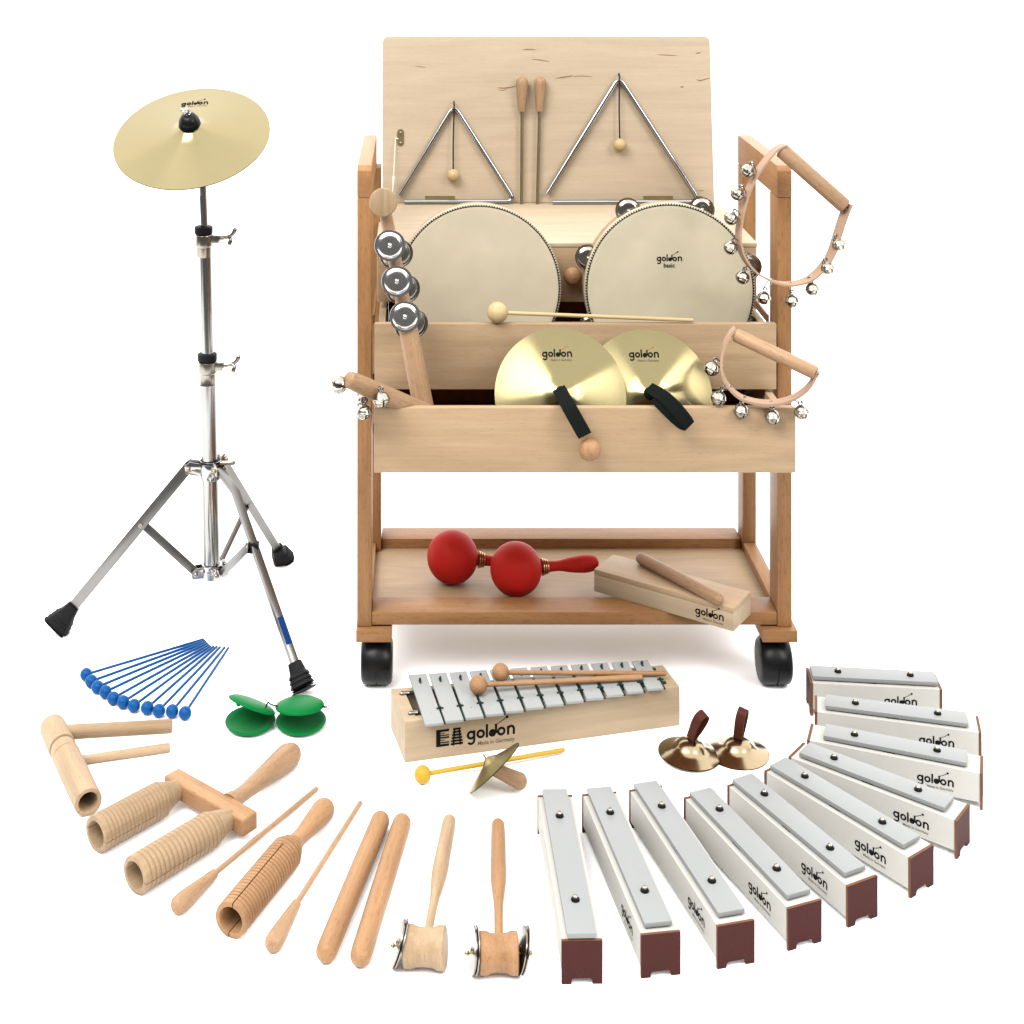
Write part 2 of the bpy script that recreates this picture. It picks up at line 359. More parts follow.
def logo(mp, parent, name='logo', sub='Made in Germany', ink2=None, sub2=None, icons=False, frame_=None, grid=None, subsize=0.56):
    """mp(u, v, w) maps letter units (word is 5.6 wide, x-height 1) to the surface"""
    b = MB(); k = 0
    def put(polys, mat):
        nonlocal k
        for po in polys:
            k += 1; b.add([mp(u - 2.8, v - 0.4, 0.00025 + k * 2e-7) for u, v in po], [tuple(range(len(po)))], mat)
    put(WP[0], M['ink']); put(WP[1], ink2 or M['ink'])
    if sub:
        vs, fs = text_mesh(sub, 0.012 if sub2 is None else 0.018); xs = [v[0] for v in vs]; wd = max(xs) - min(xs)
        s = subsize if sub2 is None else sub2; tw = wd * s; x0 = (5.6 - tw) if sub2 is None else (2.8 - tw / 2)
        b.add([mp(x0 + (v[0] - min(xs)) * s - 2.8, v[1] * s - 0.62 - 0.4 + (-0.12 if sub2 is None else -0.70), 0.00028) for v in vs], fs, (M['ink'] if sub2 else (M['greyink'] if not icons else M['ink'])))
    if icons:   # two square pictograms left of the word: a comb-like E and a little bar instrument
        P3 = [[(-4.0, -0.6), (-3.55, -0.6), (-3.55, 1.65), (-4.0, 1.65)]]
        for q in range(9):
            y = -0.6 + q * 0.25; P3.append([(-3.5, y), (-2.55, y), (-2.55, y + (0.16 if q % 4 else 0.28)), (-3.5, y + (0.16 if q % 4 else 0.28))]) if q not in (2, 6) else P3.append([(-3.5, y), (-3.1, y), (-3.1, y + 0.12), (-3.5, y + 0.12)])
        for q in range(7):
            y = -0.6 + q * 0.33; h = 0.72 - q * 0.055; P3.append([(-1.45 - h, y), (-1.45 + h, y), (-1.45 + h, y + 0.22), (-1.45 - h, y + 0.22)])
        P3.append([(-1.95, -0.62), (-1.75, -0.62), (-1.6, 1.6), (-1.75, 1.6)]); P3.append([(-1.15, -0.62), (-0.95, -0.62), (-1.15, 1.6), (-1.3, 1.6)])
        put(P3, M['ink'])
    return b.build(name, M['ink'], parent, frame_=frame_)
def plane_map(O, U, V, size):
    O = Vector(O); U = Vector(U).normalized(); V = Vector(V); V = (V - U * V.dot(U)).normalized(); N = U.cross(V)
    return lambda u, v, w: O + U * (u * size) + V * (v * size) + N * w

# ------------------------------------------------------------------ setting
b = MB(); b.box(-2.1, 2.7, 1.25, 7, -0.004, 0.0); fl = b.build('floor', M['floor']); fl['kind'] = 'structure'

# ------------------------------------------------------------------ the cart
xL0, xL1 = (357 - CX) / S0, (371.5 - CX) / S0
xR0, xR1 = (777.5 - CX) / S0, (792 - CX) / S0
zt = H - (166 + 115) / S0; zft = H - (627 + 115) / S0; zfb = H - (642.5 + 115) * 2.19 / F
yB = 2.476
cart = thing('instrument_cart', 'wooden rolling instrument cart with open drawers and raised plywood lid', 'cart', ((xL0 + xR1) / 2, 2.34, 0))
for x0, x1 in ((xL0, xL1), (xR0, xR1)):
    b = MB(); b.box(x0, x1, 2.2, 2.25, zft, zt - 0.0455); b.build('post', wood('beech', 'z'), cart, bevel=0.0015)
    b = MB(); b.box(x0, x1 + (0.0075 if x0 < 0 else 0), yB - 0.042, yB, zft, zt - 0.0455); b.build('post', wood('beech', 'z'), cart, bevel=0.0015)
    b = MB(); zz = zt; t = zt - 0.045
    # top arm with its front corner chamfered
    poly = [(x0, 2.2, t), (x0, 2.2, zz - 0.007), (x0, 2.207, zz), (x0, yB, zz), (x0, yB, t)]
    b.prism(poly, (x1 - x0, 0, 0)); b.build('top_arm', wood('beech', 'y'), cart, bevel=0.0012)
    b = MB(); b.box(x0 + 0.0005, x1 - 0.0005, 2.2505, yB - 0.0425, zft + 0.002, H - 727.5 / S0); b.build('side_rail', wood('beech', 'y'), cart, bevel=0.001)
    for (ya, yb) in ((2.19, 2.245), (yB - 0.05, yB + 0.004)):
        xa, xb = (x0 - 0.001, x0 + 0.0495) if x0 < 0 else (x1 - 0.0440, x1 + 0.0055)
        b = MB(); b.box(xa, xb, ya, yb, zfb, zft - 0.0005); b.build('foot_block', wood('beech', 'x'), cart, bevel=0.001)
        xc = (376.5 - CX) / S0 if x0 < 0 else (777 - CX) / S0; yc = (ya + yb) / 2 + 0.004; rw = 0.0325; zc = rw
        k = thing('caster', '', '', (xc, yc, 0)); del k['label'], k['category']
        k.parent = cart; k.location = Vector((xc, yc, 0)) - cart.location
        b = MB()
        hw = 0.0228; pr = [(-hw, 0.010), (-hw, 0.022), (-hw + 0.001, 0.0275), (-hw + 0.0038, 0.0312), (-hw + 0.009, rw - 0.0004), (-0.0012, rw), (-0.0009, rw - 0.0015), (0.0009, rw - 0.0015), (0.0012, rw), (hw - 0.009, rw - 0.0004), (hw - 0.0038, 0.0312), (hw - 0.001, 0.0275), (hw, 0.022), (hw, 0.010)]
        b.lathe(pr, (xc, yc, zc), (1, 0, 0), 40)
        b.build('wheel', M['black'], k, smooth=50)
        b = MB()   # hood over the wheels
        pr = [(-0.0185, 0.014), (-0.0178, 0.0315), (-0.012, 0.0345), (0.0, 0.036), (0.012, 0.0345), (0.0178, 0.0315), (0.0185, 0.014)]
        b.lathe(pr, (xc, yc, zc), (1, 0, 0), 16, up=(0, -0.25, 1), a0=-1.25, a1=1.25)
        b.lathe([(0, 0.011), (0.004, 0.0065), (0.014, 0.0055)], (xc, yc, zc + 0.0335), (0, 0, 1), 16)
        b.build('hood', M['black'], k, smooth=50)
        b = MB(); b.lathe([(0, 0.003), (0.012, 0.003)], (xc, yc, zc + 0.030), (0, 0, 1), 10); b.build('stem', M['steel'], k)
zr = H - 727.5 / S0; zr2 = H - 740.3 / S0
b = MB(); b.box(xL1 + 0.0005, xR0 - 0.0005, 2.2008, 2.248, zr2, zr); b.build('front_rail', wood('beech', 'x'), cart, bevel=0.0015)
b = MB(); b.box(xL1 + 0.008, xR0 - 0.0005, 2.447, 2.49, zr - 0.020, zr + 0.0005); b.build('rear_rail', wood('beech', 'x'), cart, bevel=0.0015)
b = MB(); b.box(xL1 - 0.004, xR0 + 0.004, 2.2485, 2.4465, zr - 0.0225, zr - 0.0145); b.build('shelf', wood('maple', 'x'), cart)
def knob(px, py, Y, r, par):
    c = P(px, py, Y - 0.022); b = MB()
    b.lathe([(0, r * 0.55), (0.006, r * 0.45), (0.010, r * 0.6), (0.014, r * 0.95), (0.019, r * 1.0), (0.024, r * 0.82), (0.027, r * 0.5), (0.0285, 0)], Vector((c.x, Y, c.z)), (0, -1, 0), 32)
    b.build('knob', wood('warm', 'y'), par, smooth=60)
def drawer(pxa, pxb, pya, pyb, s, depth, zside, knobpx, name='drawer', closed=False):
    Y = Y0 / s; A = P(pxa, pyb, Y); B = P(pxb, pya, Y); th = 0.012
    d = thing(name, '', '', ((A.x + B.x) / 2, Y, A.z)); del d['label'], d['category']
    d.parent = cart; d.location = Vector(((A.x + B.x) / 2, Y, A.z)) - cart.location
    b = MB(); b.box(A.x, B.x, Y, Y + th, A.z, B.z); b.build('front_panel', wood('maple', 'x'), d, bevel=0.0012)
    xi, xj = max(A.x + 0.004, xL1 + 0.003), min(B.x - 0.004, xR0 - 0.003)
    if closed: xi, xj = A.x + 0.001, B.x - 0.001
    for xa in (xi, xj - 0.010):
        b = MB(); b.box(xa, xa + 0.010, Y + th + 0.0003, Y + depth, A.z + 0.002, zside); b.build('side_panel', wood('maple', 'y'), d, bevel=0.0008)
    b = MB(); b.box(xi + 0.0103, xj - 0.0103, Y + depth - 0.010, Y + depth, A.z + 0.002, zside); b.build('back_panel', M['drawershade'], d)
    b = MB(); b.box(xi + 0.0103, xj - 0.0103, Y + th + 0.0003, Y + depth - 0.0103, A.z + 0.003, A.z + 0.008); b.build('bottom_panel', M['drawershade'], d)
    if knobpx: knob(*knobpx[:2], Y, knobpx[2], d)
    return d, A, B, Y
drawer(374, 796, 408, 473, 1.071, 0.270, 0.4325, (590, 451, 0.0145))
drawer(374.5, 776.5, 324, 389.5, 1.014, 0.270, 0.5175, None)
dt, A, B, Yt = drawer(377, 757, 247, 302, 0.96, 0.180, 0.60, (573, 277, 0.0135), closed=True)
zbox = H - (243 + 115) * Yt / F
YL = 2.2 / 0.853
b = MB(); b.box(A.x - 0.001, B.x + 0.0005, Yt - 0.001, YL + 0.010, B.z + 0.0004, zbox); b.build('top_board', wood('birch', 'x'), cart, bevel=0.0005)
# side cleats that carry the drawers
for x0, x1 in ((xL1 + 0.0003, xL1 + 0.0027), (xR0 - 0.0027, xR0 - 0.0003)):
    for z in (0.3605, 0.434, 0.519):
        b = MB(); b.box(x0, x1, 2.2515, yB - 0.045, z - 0.012, z); b.build('drawer_runner', wood('beech', 'y'), cart)
# lid
LB = [P(382, 205, YL), P(714.5, 205, YL)]
LY2 = YL + 0.040
LTz = P(400, 36.5, LY2).z
xa0, xb0 = LB[0].x, LB[1].x
lid_u = Vector((0, LY2 - YL, LTz - zbox)); lid_h = lid_u.length; lid_u.normalize(); lid_n = Vector((1, 0, 0)).cross(lid_u); lid_n = -lid_n if lid_n.y > 0 else lid_n
LO = Vector((xa0, YL, zbox + 0.0006)); LW = xb0 - xa0
def lid_pt(px, py, off=0.0):
    """point on the lid's front face seen at a pixel, off metres in front of it"""
    base = LO + lid_n * off; d = Vector(((px - CX) / F, 1, -(py - HY) / F)); o = Vector((0, 0, H))
    t = (base - o).dot(lid_n) / d.dot(lid_n); return o + d * t
poly = []; rc = 0.010
for (cx, cz, a) in ((LW - rc, lid_h - rc, 0), (rc, lid_h - rc, 90)):
    for k in range(7): poly.append((cx + rc * math.cos(R(a + 15 * k)), cz + rc * math.sin(R(a + 15 * k))))
poly = [(LW, 0)] + poly + [(0, 0)]
b = MB(); b.prism([LO + Vector((1, 0, 0)) * u + lid_u * v for u, v in poly], -lid_n * 0.009)
lid = b.build('lid', wood('birch', 'x'), cart, bevel=0.001)
for (pts, w) in ((((522, 50), (528, 49.3), (536, 49.6)), 0.9), (((531, 59), (540, 60), (549, 61.5)), 0.8), (((555, 78.5), (565, 77), (573, 75.5)), 1.2), (((572, 76.5), (582, 76), (592, 76.4)), 0.6),
                 (((497, 87.5), (505, 88), (517, 86)), 1.2), (((497, 89), (502, 90.4), (507, 89.2)), 0.7), (((657, 54.5), (665, 55), (677, 55.5)), 0.7), (((696, 79), (700, 80.5), (710, 77.8)), 1.1), (((695.5, 53.5), (698, 53), (700.5, 52.6)), 1.2), (((680, 86.6), (682, 87), (684, 86.6)), 1.3), (((697, 190), (701, 190.8), (704, 190.2)), 0.7), (((414, 66), (420, 66.6), (426, 67.2)), 0.5)):
    pp = smooth_path([lid_pt(x, y, 0.0004) for x, y in pts], 4)
    n = len(pp); b = MB()
    for i in range(n - 1):
        f0 = math.sin(PI * (i + 0.15) / n) * w; f1 = math.sin(PI * (i + 1.15) / n) * w; k = 0.0008
        b.add([pp[i] - lid_u * f0 * k, pp[i + 1] - lid_u * max(f1, 0.05) * k, pp[i + 1] + lid_u * max(f1, 0.05) * k, pp[i] + lid_u * f0 * k], [(0, 1, 2, 3)])
    b.build('grain_streak', M['knot'], lid)
for pxc in (440, 658):
    c = lid_pt(pxc, 199.5, 0.0); b = MB()
    b.obox(c + Vector((-0.0245, 0, 0)) + lid_n * 0.0002 - lid_u * 0.004, (0.049, 0, 0), lid_u * 0.010, lid_n * 0.001)
    b.tube([c + Vector((-0.0245, -0.002, -0.006)), c + Vector((0.0245, -0.002, -0.006))], 0.0022)
    b.obox((c.x - 0.0245, YL - 0.013, zbox + 0.0002), (0.049, 0, 0), (0, 0.010, 0), (0, 0, 0.001)); b.build('hinge', M['brassplain'], lid)
b = MB(); c = lid_pt(400.5, 137.5, 0.0)
pl = [(0.0055 * math.cos(R(a)), 0.0085 + 0.0055 * math.sin(R(a))) for a in range(0, 181, 20)] + [(0.0055 * math.cos(R(a)), -0.0085 + 0.0055 * math.sin(R(a))) for a in range(180, 361, 20)]
b.prism([c + Vector((u, 0, 0)) + lid_u * v + lid_n * 0.0003 for u, v in pl], lid_n * 0.0012)
for v in (0.008, -0.009): b.sphere(c + lid_u * v + lid_n * 0.0018, 0.0024, M['steel'], 10, 8)
hp = b.build('cord_plate', M['brassplain'], lid)
b = MB(); b.tube([lid_pt(395.5, 138, 0.003), lid_pt(394.5, 160, 0.008), lid_pt(393.5, 178, 0.014), lid_pt(392.5, 195, 0.022), lid_pt(391.5, 206, 0.028)], 0.0009, seg=8)
b.tube([lid_pt(393.6, 177, 0.014), lid_pt(393.4, 184, 0.0165)], [0.0022, 0.0014], seg=8); b.tube([lid_pt(398, 139, 0.003), lid_pt(395.5, 138, 0.003)], 0.0010, seg=8)
b.build('stay_cord', M['string'], lid)

# ------------------------------------------------------------------ triangles and beaters leaning on the lid
def triangle(apex, rc, le, bl, r, cordlen_px, beadpy, label):
    off = r + 0.002
    A = lid_pt(*apex, off); Cc = lid_pt(*rc, off + 0.003); E = lid_pt(*le, off + 0.002); B0 = lid_pt(*bl, off + 0.005)
    t = thing('triangle', label, 'triangle', (A.x, A.y, zbox), 'steel triangles leaning on the lid')
    def corner(p, a, b_, rad, n=7):
        u = (a - p).normalized(); v = (b_ - p).normalized(); s = p + u * rad; e = p + v * rad
        return [(s * (1 - k / n) ** 2 + p * 2 * (k / n) * (1 - k / n) + e * (k / n) ** 2) for k in range(n + 1)]
    path = [E] + corner(A, E, Cc, 0.016, 10) + corner(Cc, A, B0, 0.017, 10) + [B0]
    b = MB(); b.tube(path, r, seg=16, cap='flat'); b.build('rod', M['chrome'], t, smooth=60)
    b = MB(); top = A + Vector((0, -r * 1.0, 0)); bd = lid_pt(*beadpy, 0.011)
    loop = [A + Vector((0, 0, 0.0035)) + lid_n * -r, A + Vector((0, 0, 0.006)) , A + lid_n * (r + 0.001) + Vector((0, 0, 0.001)), A + lid_n * (r + 0.001) + Vector((0, 0, -0.010)), bd + (A - bd) * 0.45 + Vector((-0.0006, 0, 0)), bd]
    b.tube(smooth_path(loop, 4), 0.0012, seg=8)
    b.tube([A + Vector((-0.0025, -r - 0.001, -0.006)), A + Vector((0.0025, -r - 0.001, -0.0065))], 0.0013, seg=8); b.build('cord', M['blackcord'], t)
    b = MB(); b.sphere(bd, 0.0105 if beadpy[1] > 150 and apex[0] < 500 else 0.0108); b.build('bead', wood('cream', 'z'), t)
triangle((454, 105), (515.5, 201.5), (399.5, 195.5), (404.5, 202), 0.0036, 0, (453.3, 175.5), 'small steel triangle on the left side of the lid')
triangle((619, 77), (700.5, 202), (547.5, 193.5), (552.5, 202.5), 0.0041, 0, (620, 145), 'large steel triangle on the right side of the lid')
for (pa, pm, pb, lab) in (((522.3, 76.5), (522, 111.5), (521.5, 207), 'triangle beater with wooden handle up, left one of the pair on the lid'), ((540.6, 76.5), (539.6, 111.5), (537.3, 207), 'triangle beater with wooden handle up, right one of the pair on the lid')):
    a, m_, e = lid_pt(*pa, 0.011), lid_pt(*pm, 0.0085), lid_pt(*pb, 0.008)
    t = thing('triangle_beater', lab, 'beater', (e.x, e.y, zbox), 'triangle beaters standing by the lid')
    b = MB(); b.lathe(club(a, m_, [(0, 0.0100), (0.25, 0.0101), (0.6, 0.0086), (1, 0.0062)], True, False), a, m_ - a, 28, up=(0, -1, 0)); b.build('handle', wood('dowel', 'z'), t, frame_=fmat(a, m_ - a, (0, -1, 0)), smooth=60)
    b = MB(); b.tube([m_, e], 0.0026, seg=12, cap='flat'); b.build('rod', M['beater'], t)

# ------------------------------------------------------------------ hand drum and tambourine in the middle drawer
def drum(px, py, Rpx, Y, lean, label, kind):
    c = P(px, py, Y); Rr = Rpx * Y / F; n = Vector((0, -math.cos(R(lean)), math.sin(R(lean)))); up = Vector((0, math.sin(R(lean)), math.cos(R(lean)))); D = 0.042
    t = thing('hand_drum' if kind == 'drum' else 'tambourine', label, 'hand drum' if kind == 'drum' else 'tambourine', c - up * Rr)
    fm = fmat(c, n, up)
    b = MB(); b.lathe([(-D, Rr - 0.006), (-D, Rr + 0.0002), (-0.006, Rr + 0.0004), (-0.004, Rr + 0.0002), (-0.003, Rr - 0.006)], c, n, 96, up=up, closed=True)
    fr = b.build('frame', wood('pale', 'x'), t, frame_=fm)
    b = MB(); b.lathe([(-0.012, Rr + 0.0012), (-0.0045, Rr + 0.0013), (-0.0012, Rr + 0.0004), (0.0004, Rr - 0.0022), (0.0, Rr - 0.008), (-0.0002, Rr * 0.5), (-0.0002, 0)], c, n, 96, up=up)
    sk = b.build('skin', M['skin'] if kind == 'drum' else M['skin2'], t, frame_=fm, smooth=60)
    b = MB(); X, Yv, Z = frame(n, up); cnt = 190
    for k in range(cnt):
        a = 2 * PI * k / cnt; rad = X * math.cos(a) + Yv * math.sin(a); tan = -X * math.sin(a) + Yv * math.cos(a)
        p = c + rad * (Rr - 0.0016) + n * 0.0002
        b.add([p - tan * 0.0011, p + tan * 0.0011, p + rad * 0.0023 + n * -0.0006 + tan * 0.0003, p + rad * 0.0023 + n * -0.0006 - tan * 0.0003] + [q + n * 0.0007 for q in (p - tan * 0.0011, p + tan * 0.0011, p + rad * 0.0023 + n * -0.0006 + tan * 0.0003, p + rad * 0.0023 + n * -0.0006 - tan * 0.0003)],
              [(0, 3, 2, 1), (4, 5, 6, 7), (0, 1, 5, 4), (1, 2, 6, 5), (2, 3, 7, 6), (3, 0, 4, 7)])
    ring = [c + (X * math.cos(2 * PI * k / 96) + Yv * math.sin(2 * PI * k / 96)) * (Rr - 0.0022) + n * 0.0004 for k in range(96)]
    b.tube(ring, 0.0006, seg=6, closed=True)
    b.build('lacing', M['lace'], t)
    if kind != 'drum':
        for a in (14, 65, 117, 160, 206, 250, 292, 334):
            rad = -Yv * math.cos(R(a)) + X * math.sin(R(a)); pc = c + rad * (Rr + 0.001) - n * 0.022
            par = thing('jingle', '', '', pc); del par['label'], par['category']; par.parent = t; par.location = pc - t.location
            for z in (0.0022, -0.0032):
                jd(pc + n * z, n if z > 0 else -n, 0.0185, par, 'disc', M['nickel'])
    return t
def jd(c, n, r, par, name='jingle', mat=None, hole=True):
    """stamped jingle plate: raised rim, shallow dish and small centre rivet"""
    c = Vector(c); n = Vector(n); b = MB()
    b.lathe([(0.0, r), (0.0010, r * 0.99), (0.0013, r * 0.93), (0.0004, r * 0.86), (0.0008, r * 0.82), (0.0026, r * 0.74), (0.0034, r * 0.60), (0.0038, r * 0.35), (0.0036, r * 0.16), (0.0052, r * 0.12), (0.0060, r * 0.06), (0.0061, 0)], c, n, 40)
    b.lathe([(-0.0002, r * 0.99), (0.0001, r * 0.5), (0.0015, 0)], c, n, 36)
    o = b.build(name, mat or M['jingle'], par, frame_=fmat(c, n), smooth=60)
    return o
drum(479, 287.5, 81.5, 2.232, 6, 'round frame drum with plain cream skin, no writing, in the middle drawer', 'drum')
tb = drum(670, 289.5, 84.5, 2.226, 6, 'tambourine with metal jingles and printed cream skin in the middle drawer', 'tamb')
tn = Vector((0, -math.cos(R(6)), math.sin(R(6)))); tu = Vector((0, math.sin(R(6)), math.cos(R(6)))); tc_ = P(670, 289.5, 2.226)
logo(plane_map(tc_ + Vector((-0.0005, 0, 0)) + tu * 0.0425, (1, 0, 0), tu, 25.5 / 5.6 * 2.2 / F), tb, sub='basic', sub2=1.3, icons=False)

# ------------------------------------------------------------------ cream mallet lying on the drawer edge
def mallet(hp_, r, ep, sr, mats, label, name='mallet', er=None, group=None, base=None, er_prof=None):
    hp_, ep = Vector(hp_), Vector(ep); t = thing(name, label, 'mallet', base if base else (hp_.x, hp_.y, hp_.z - r), group); d = ep - hp_
    b = MB()
    if er_prof:
        L = d.length; b.lathe([(0, sr)] + [(f * L, q) for f, q in er_prof] + [(L, 0.0)], hp_, d, 16)
    else: b.tube([hp_ + d.normalized() * r * 0.8, ep], sr if er is None else [sr, er], seg=14)
    b.build('stick', mats[1], t, frame_=fmat(hp_, d), smooth=60)
    b = MB(); b.sphere(hp_, r); b.build('head', mats[0], t, frame_=fmat(hp_, d)); return t
zt2 = P(500, 322, 2.17).z
mallet(P(497.5, 312.5, 2.172), 0.0148, P(692, 320.2, 2.172), 0.0027, (wood('cream', 'z'), wood('cream', 'z')), 'cream wooden ball mallet lying along the top edge of the middle drawer', base=P(600, 321, 2.172))

# ------------------------------------------------------------------ hand-held cymbals in the bottom drawer
def dish(Rr, h, bell=0.0, bellr=0.0):
    pr = []
    for k in range(15):
        r = Rr * (1 - k / 14); z = h * (1 - r / Rr) ** 1.15
        if bell and r < bellr: z += bell * math.cos(PI / 2 * r / bellr)
        pr.append((z, r))
    return pr
def surf(pr, r):
    pr2 = sorted([(q[1], q[0]) for q in pr]);
    for i in range(len(pr2) - 1):
        if pr2[i][0] <= r <= pr2[i + 1][0]:
            f = (r - pr2[i][0]) / max(1e-9, pr2[i + 1][0] - pr2[i][0]); return pr2[i][1] * (1 - f) + pr2[i + 1][1] * f
    return 0
def cymbal_mesh(c, n, up, pr, mat, name, par, th=0.0012):
    b = MB(); prof = pr + [(z - th, r) for z, r in reversed(pr[:])]
    prof = [(z, max(r, 0.0005)) for z, r in prof]
    b.lathe(prof, c, n, 96, up=up); o = b.build(name, mat, par, frame_=fmat(c, n, up), smooth=50); return o
def cym_logo(c, n, up, pr, par, u0, v0, size, ink2=None, turn=0.0):
    """up is the local X of the disc; letters stand with their heads along up"""
    X, Yv, Z = frame(n, up)     # X = up, right = -Y
    def mp(u, v, w):
        uu = u * size * math.cos(turn) - v * size * math.sin(turn); vv = u * size * math.sin(turn) + v * size * math.cos(turn)
        ur, vr = u0 + uu, v0 + vv; r = math.hypot(ur, vr)
        return Vector(c) + X * vr - Yv * ur + Z * (surf(pr, r) + w + 0.0003)
    logo(mp, par, ink2=ink2)
for (px, py, Y, th, Rpx, lab, strapn) in ((560.5, 395, 2.106, 29, 65.8, 'brass hand cymbal in front, left of the overlapping pair in the bottom drawer', 0), (648, 395.5, 2.121, 26, 64.5, 'brass hand cymbal tucked behind its partner, right of the pair in the bottom drawer', 1)):
    c = P(px, py, Y); n = Vector((0, -math.cos(R(th)), math.sin(R(th)))); up = Vector((0, math.sin(R(th)), math.cos(R(th)))); Rr = Rpx * Y / F
    t = thing('hand_cymbal', lab, 'cymbal', c - up * Rr, 'brass hand cymbals'); pr = dish(Rr, 0.015, 0.004, 0.022)
    d_ = cymbal_mesh(c, n, up, pr, M['brass'], 'disc', t)
    cym_logo(c, n, up, pr, t, -0.003, 0.0525, 30 / 5.6 * 2.11 / F, M['orangeink'], R(0))
    b = MB(); ap = c + n * 0.019
    b.lathe([(0, 0.0085), (0.003, 0.0075), (0.005, 0.004), (0.0055, 0)], ap - n * 0.001, n, 20)
    if strapn == 0:
        pts = [P(559, 389, 2.088), P(562.5, 395, 2.066), P(567, 403, 2.046), P(572.5, 413, 2.036), P(584, 433.5, 2.031)]
        wv = Vector((0.88, -0.05, 0.47)).normalized() * 0.0185
        b.ribbon(smooth_path(pts, 5), wv, 0.0032)
        pts2 = [p + Vector((0, 0.004, -0.0015)) for p in pts[2:]]
        b.ribbon(smooth_path(pts2, 5), wv, 0.0028)
        e = pts[-1]; b.ribbon([e + Vector((0, -0.0016, 0.0)), e + Vector((0.0008, 0.0, -0.0016)), e + Vector((0, 0.0054, -0.0015))], wv, 0.003)
    else:
        pts = [P(649, 388, 2.105), P(655, 391, 2.075), P(664, 396.5, 2.046), P(675, 407, 2.030), P(685, 419, 2.024), P(689, 425, 2.026), P(685, 425, 2.034), P(676, 418, 2.040), P(666, 408, 2.045), P(656, 398, 2.062)]
        wv = Vector((0.62, -0.25, 0.74)).normalized() * 0.0175
        b.ribbon(smooth_path(pts, 5), wv, 0.0032)
    b.build('strap', M['blackstrap'], t, smooth=60)

# ------------------------------------------------------------------ jingle stick
top = P(383.3, 201.5, 2.118); bot = P(426, 420, 2.10); axis = (bot - top)
t = thing('jingle_stick', 'beech jingle stick with three rows of chrome jingles leaning in the bottom drawer', 'jingle stick', bot)
ax = axis.normalized(); side = ax.cross(Vector((0, -1, 0))).normalized(); fw = Vector((0, -1, 0))
b = MB(); b.lathe([(0, 0.0085), (0.13 * 1, 0.0100), (0.17, 0.0128), (0.24, 0.0140), (axis.length, 0.0142)], top, ax, 28, up=(0, -1, 0)); b.build('handle', wood('dowel', 'z'), t, frame_=fmat(top, ax, (0, -1, 0)), smooth=60)
b = MB(); b.lathe([(0, 0.0155), (0.001, 0.0178), (0.0028, 0.0190), (0.009, 0.0192), (0.0105, 0.0184), (0.0112, 0.017)], top + Vector((0, -0.008, 0.001)), (0.06, -1, 0.16), 36); b.build('end_cap', wood('pale', 'x'), t, frame_=fmat(top, (0.10, -1, 0.22)))
for (px, py) in ((390, 241.5), (397, 277), (405, 312)):
    pc = P(px, py, 2.118)
    b = MB(); b.tube([pc + Vector((0, -0.026, 0)), pc + Vector((0.003, 0.018, 0))], 0.0013, seg=8)
    b.build('pin', M['steel'], t)
    nn = Vector((0.05, -1, 0.12)).normalized()
    jd(pc + Vector((0, -0.0225, 0)), nn, 0.0208, t); jd(pc + Vector((0.0008, -0.0178, -0.0015)), -nn, 0.0208, t)
    nb = Vector((0.3, -1, 0.1)).normalized(); pb = P(px + 9.5, py + 12, 2.132)
    jd(pb, nb, 0.0195, t, mat=M['steel']); jd(pb + Vector((-0.009, 0.004, -0.002)), nb, 0.0195, t, mat=M['steel'])

# ------------------------------------------------------------------ bells
def bell(c, r, par, d=(0, 0, -1), ringto=None):
    """crotal bell: two half shells, seam, slit below, loop above"""
    c = Vector(c); d = Vector(d).normalized(); X, Yv, Z = frame(d, (0.3, -1, 0.1)); k0 = 0.11
    ang = [k0, 0.45, 0.9, 1.35, PI / 2 + 0.25, 2.25, 2.7, PI - k0, PI + k0, PI + 0.45, PI + 0.9, PI + 1.35, 1.5 * PI + 0.25, 5.4, 5.85, 2 * PI - k0]
    lat = [0.0, 0.25, 0.5, 0.75, 1.0, 1.25, 1.45, 1.53, 1.57, 1.61, 1.69, 1.9, 2.15, 2.4, 2.65, 2.9, PI]; vs = []; fs = []
    for a in lat:
        q = r * (1.07 if 1.5 < a < 1.65 else 1.0); sq = 0.93
        for g in ang: vs.append(c - Z * (q * sq * math.cos(a)) + X * (q * math.sin(a) * math.cos(g)) + Yv * (q * math.sin(a) * math.sin(g)))
    m = len(ang)
    for i in range(len(lat) - 1):
        for j in range(m):
            if i >= 10 and j in (7, 15): continue
            fs.append((i * m + j, i * m + (j + 1) % m, (i + 1) * m + (j + 1) % m, (i + 1) * m + j))
    b = MB(); b.add(vs, fs); o = b.build('bell', M['nickel'], par, frame_=fmat(c, d), smooth=60)
    b = MB(); cc = c - Z * (r * 1.18)
    b.tube([cc + (Z * math.cos(2 * PI * k / 14) + Yv * math.sin(2 * PI * k / 14)) * r * 0.30 for k in range(14)], r * 0.085, seg=6, closed=True)
    if ringto is not None:
        e = Vector(ringto); mid = (cc + e) / 2 - Z * r * 0.1; dd = (e - cc).normalized(); pv = dd.cross(Vector((0, -1, 0))).normalized(); L2 = max((e - cc).length / 2 + r * 0.15, r * 0.3)
        b.tube([mid + dd * (L2 * math.cos(2 * PI * k / 16)) + pv * (r * 0.30 * math.sin(2 * PI * k / 16)) for k in range(16)], r * 0.08, seg=6, closed=True)
    b.build('ring', M['chrome'], o); return o
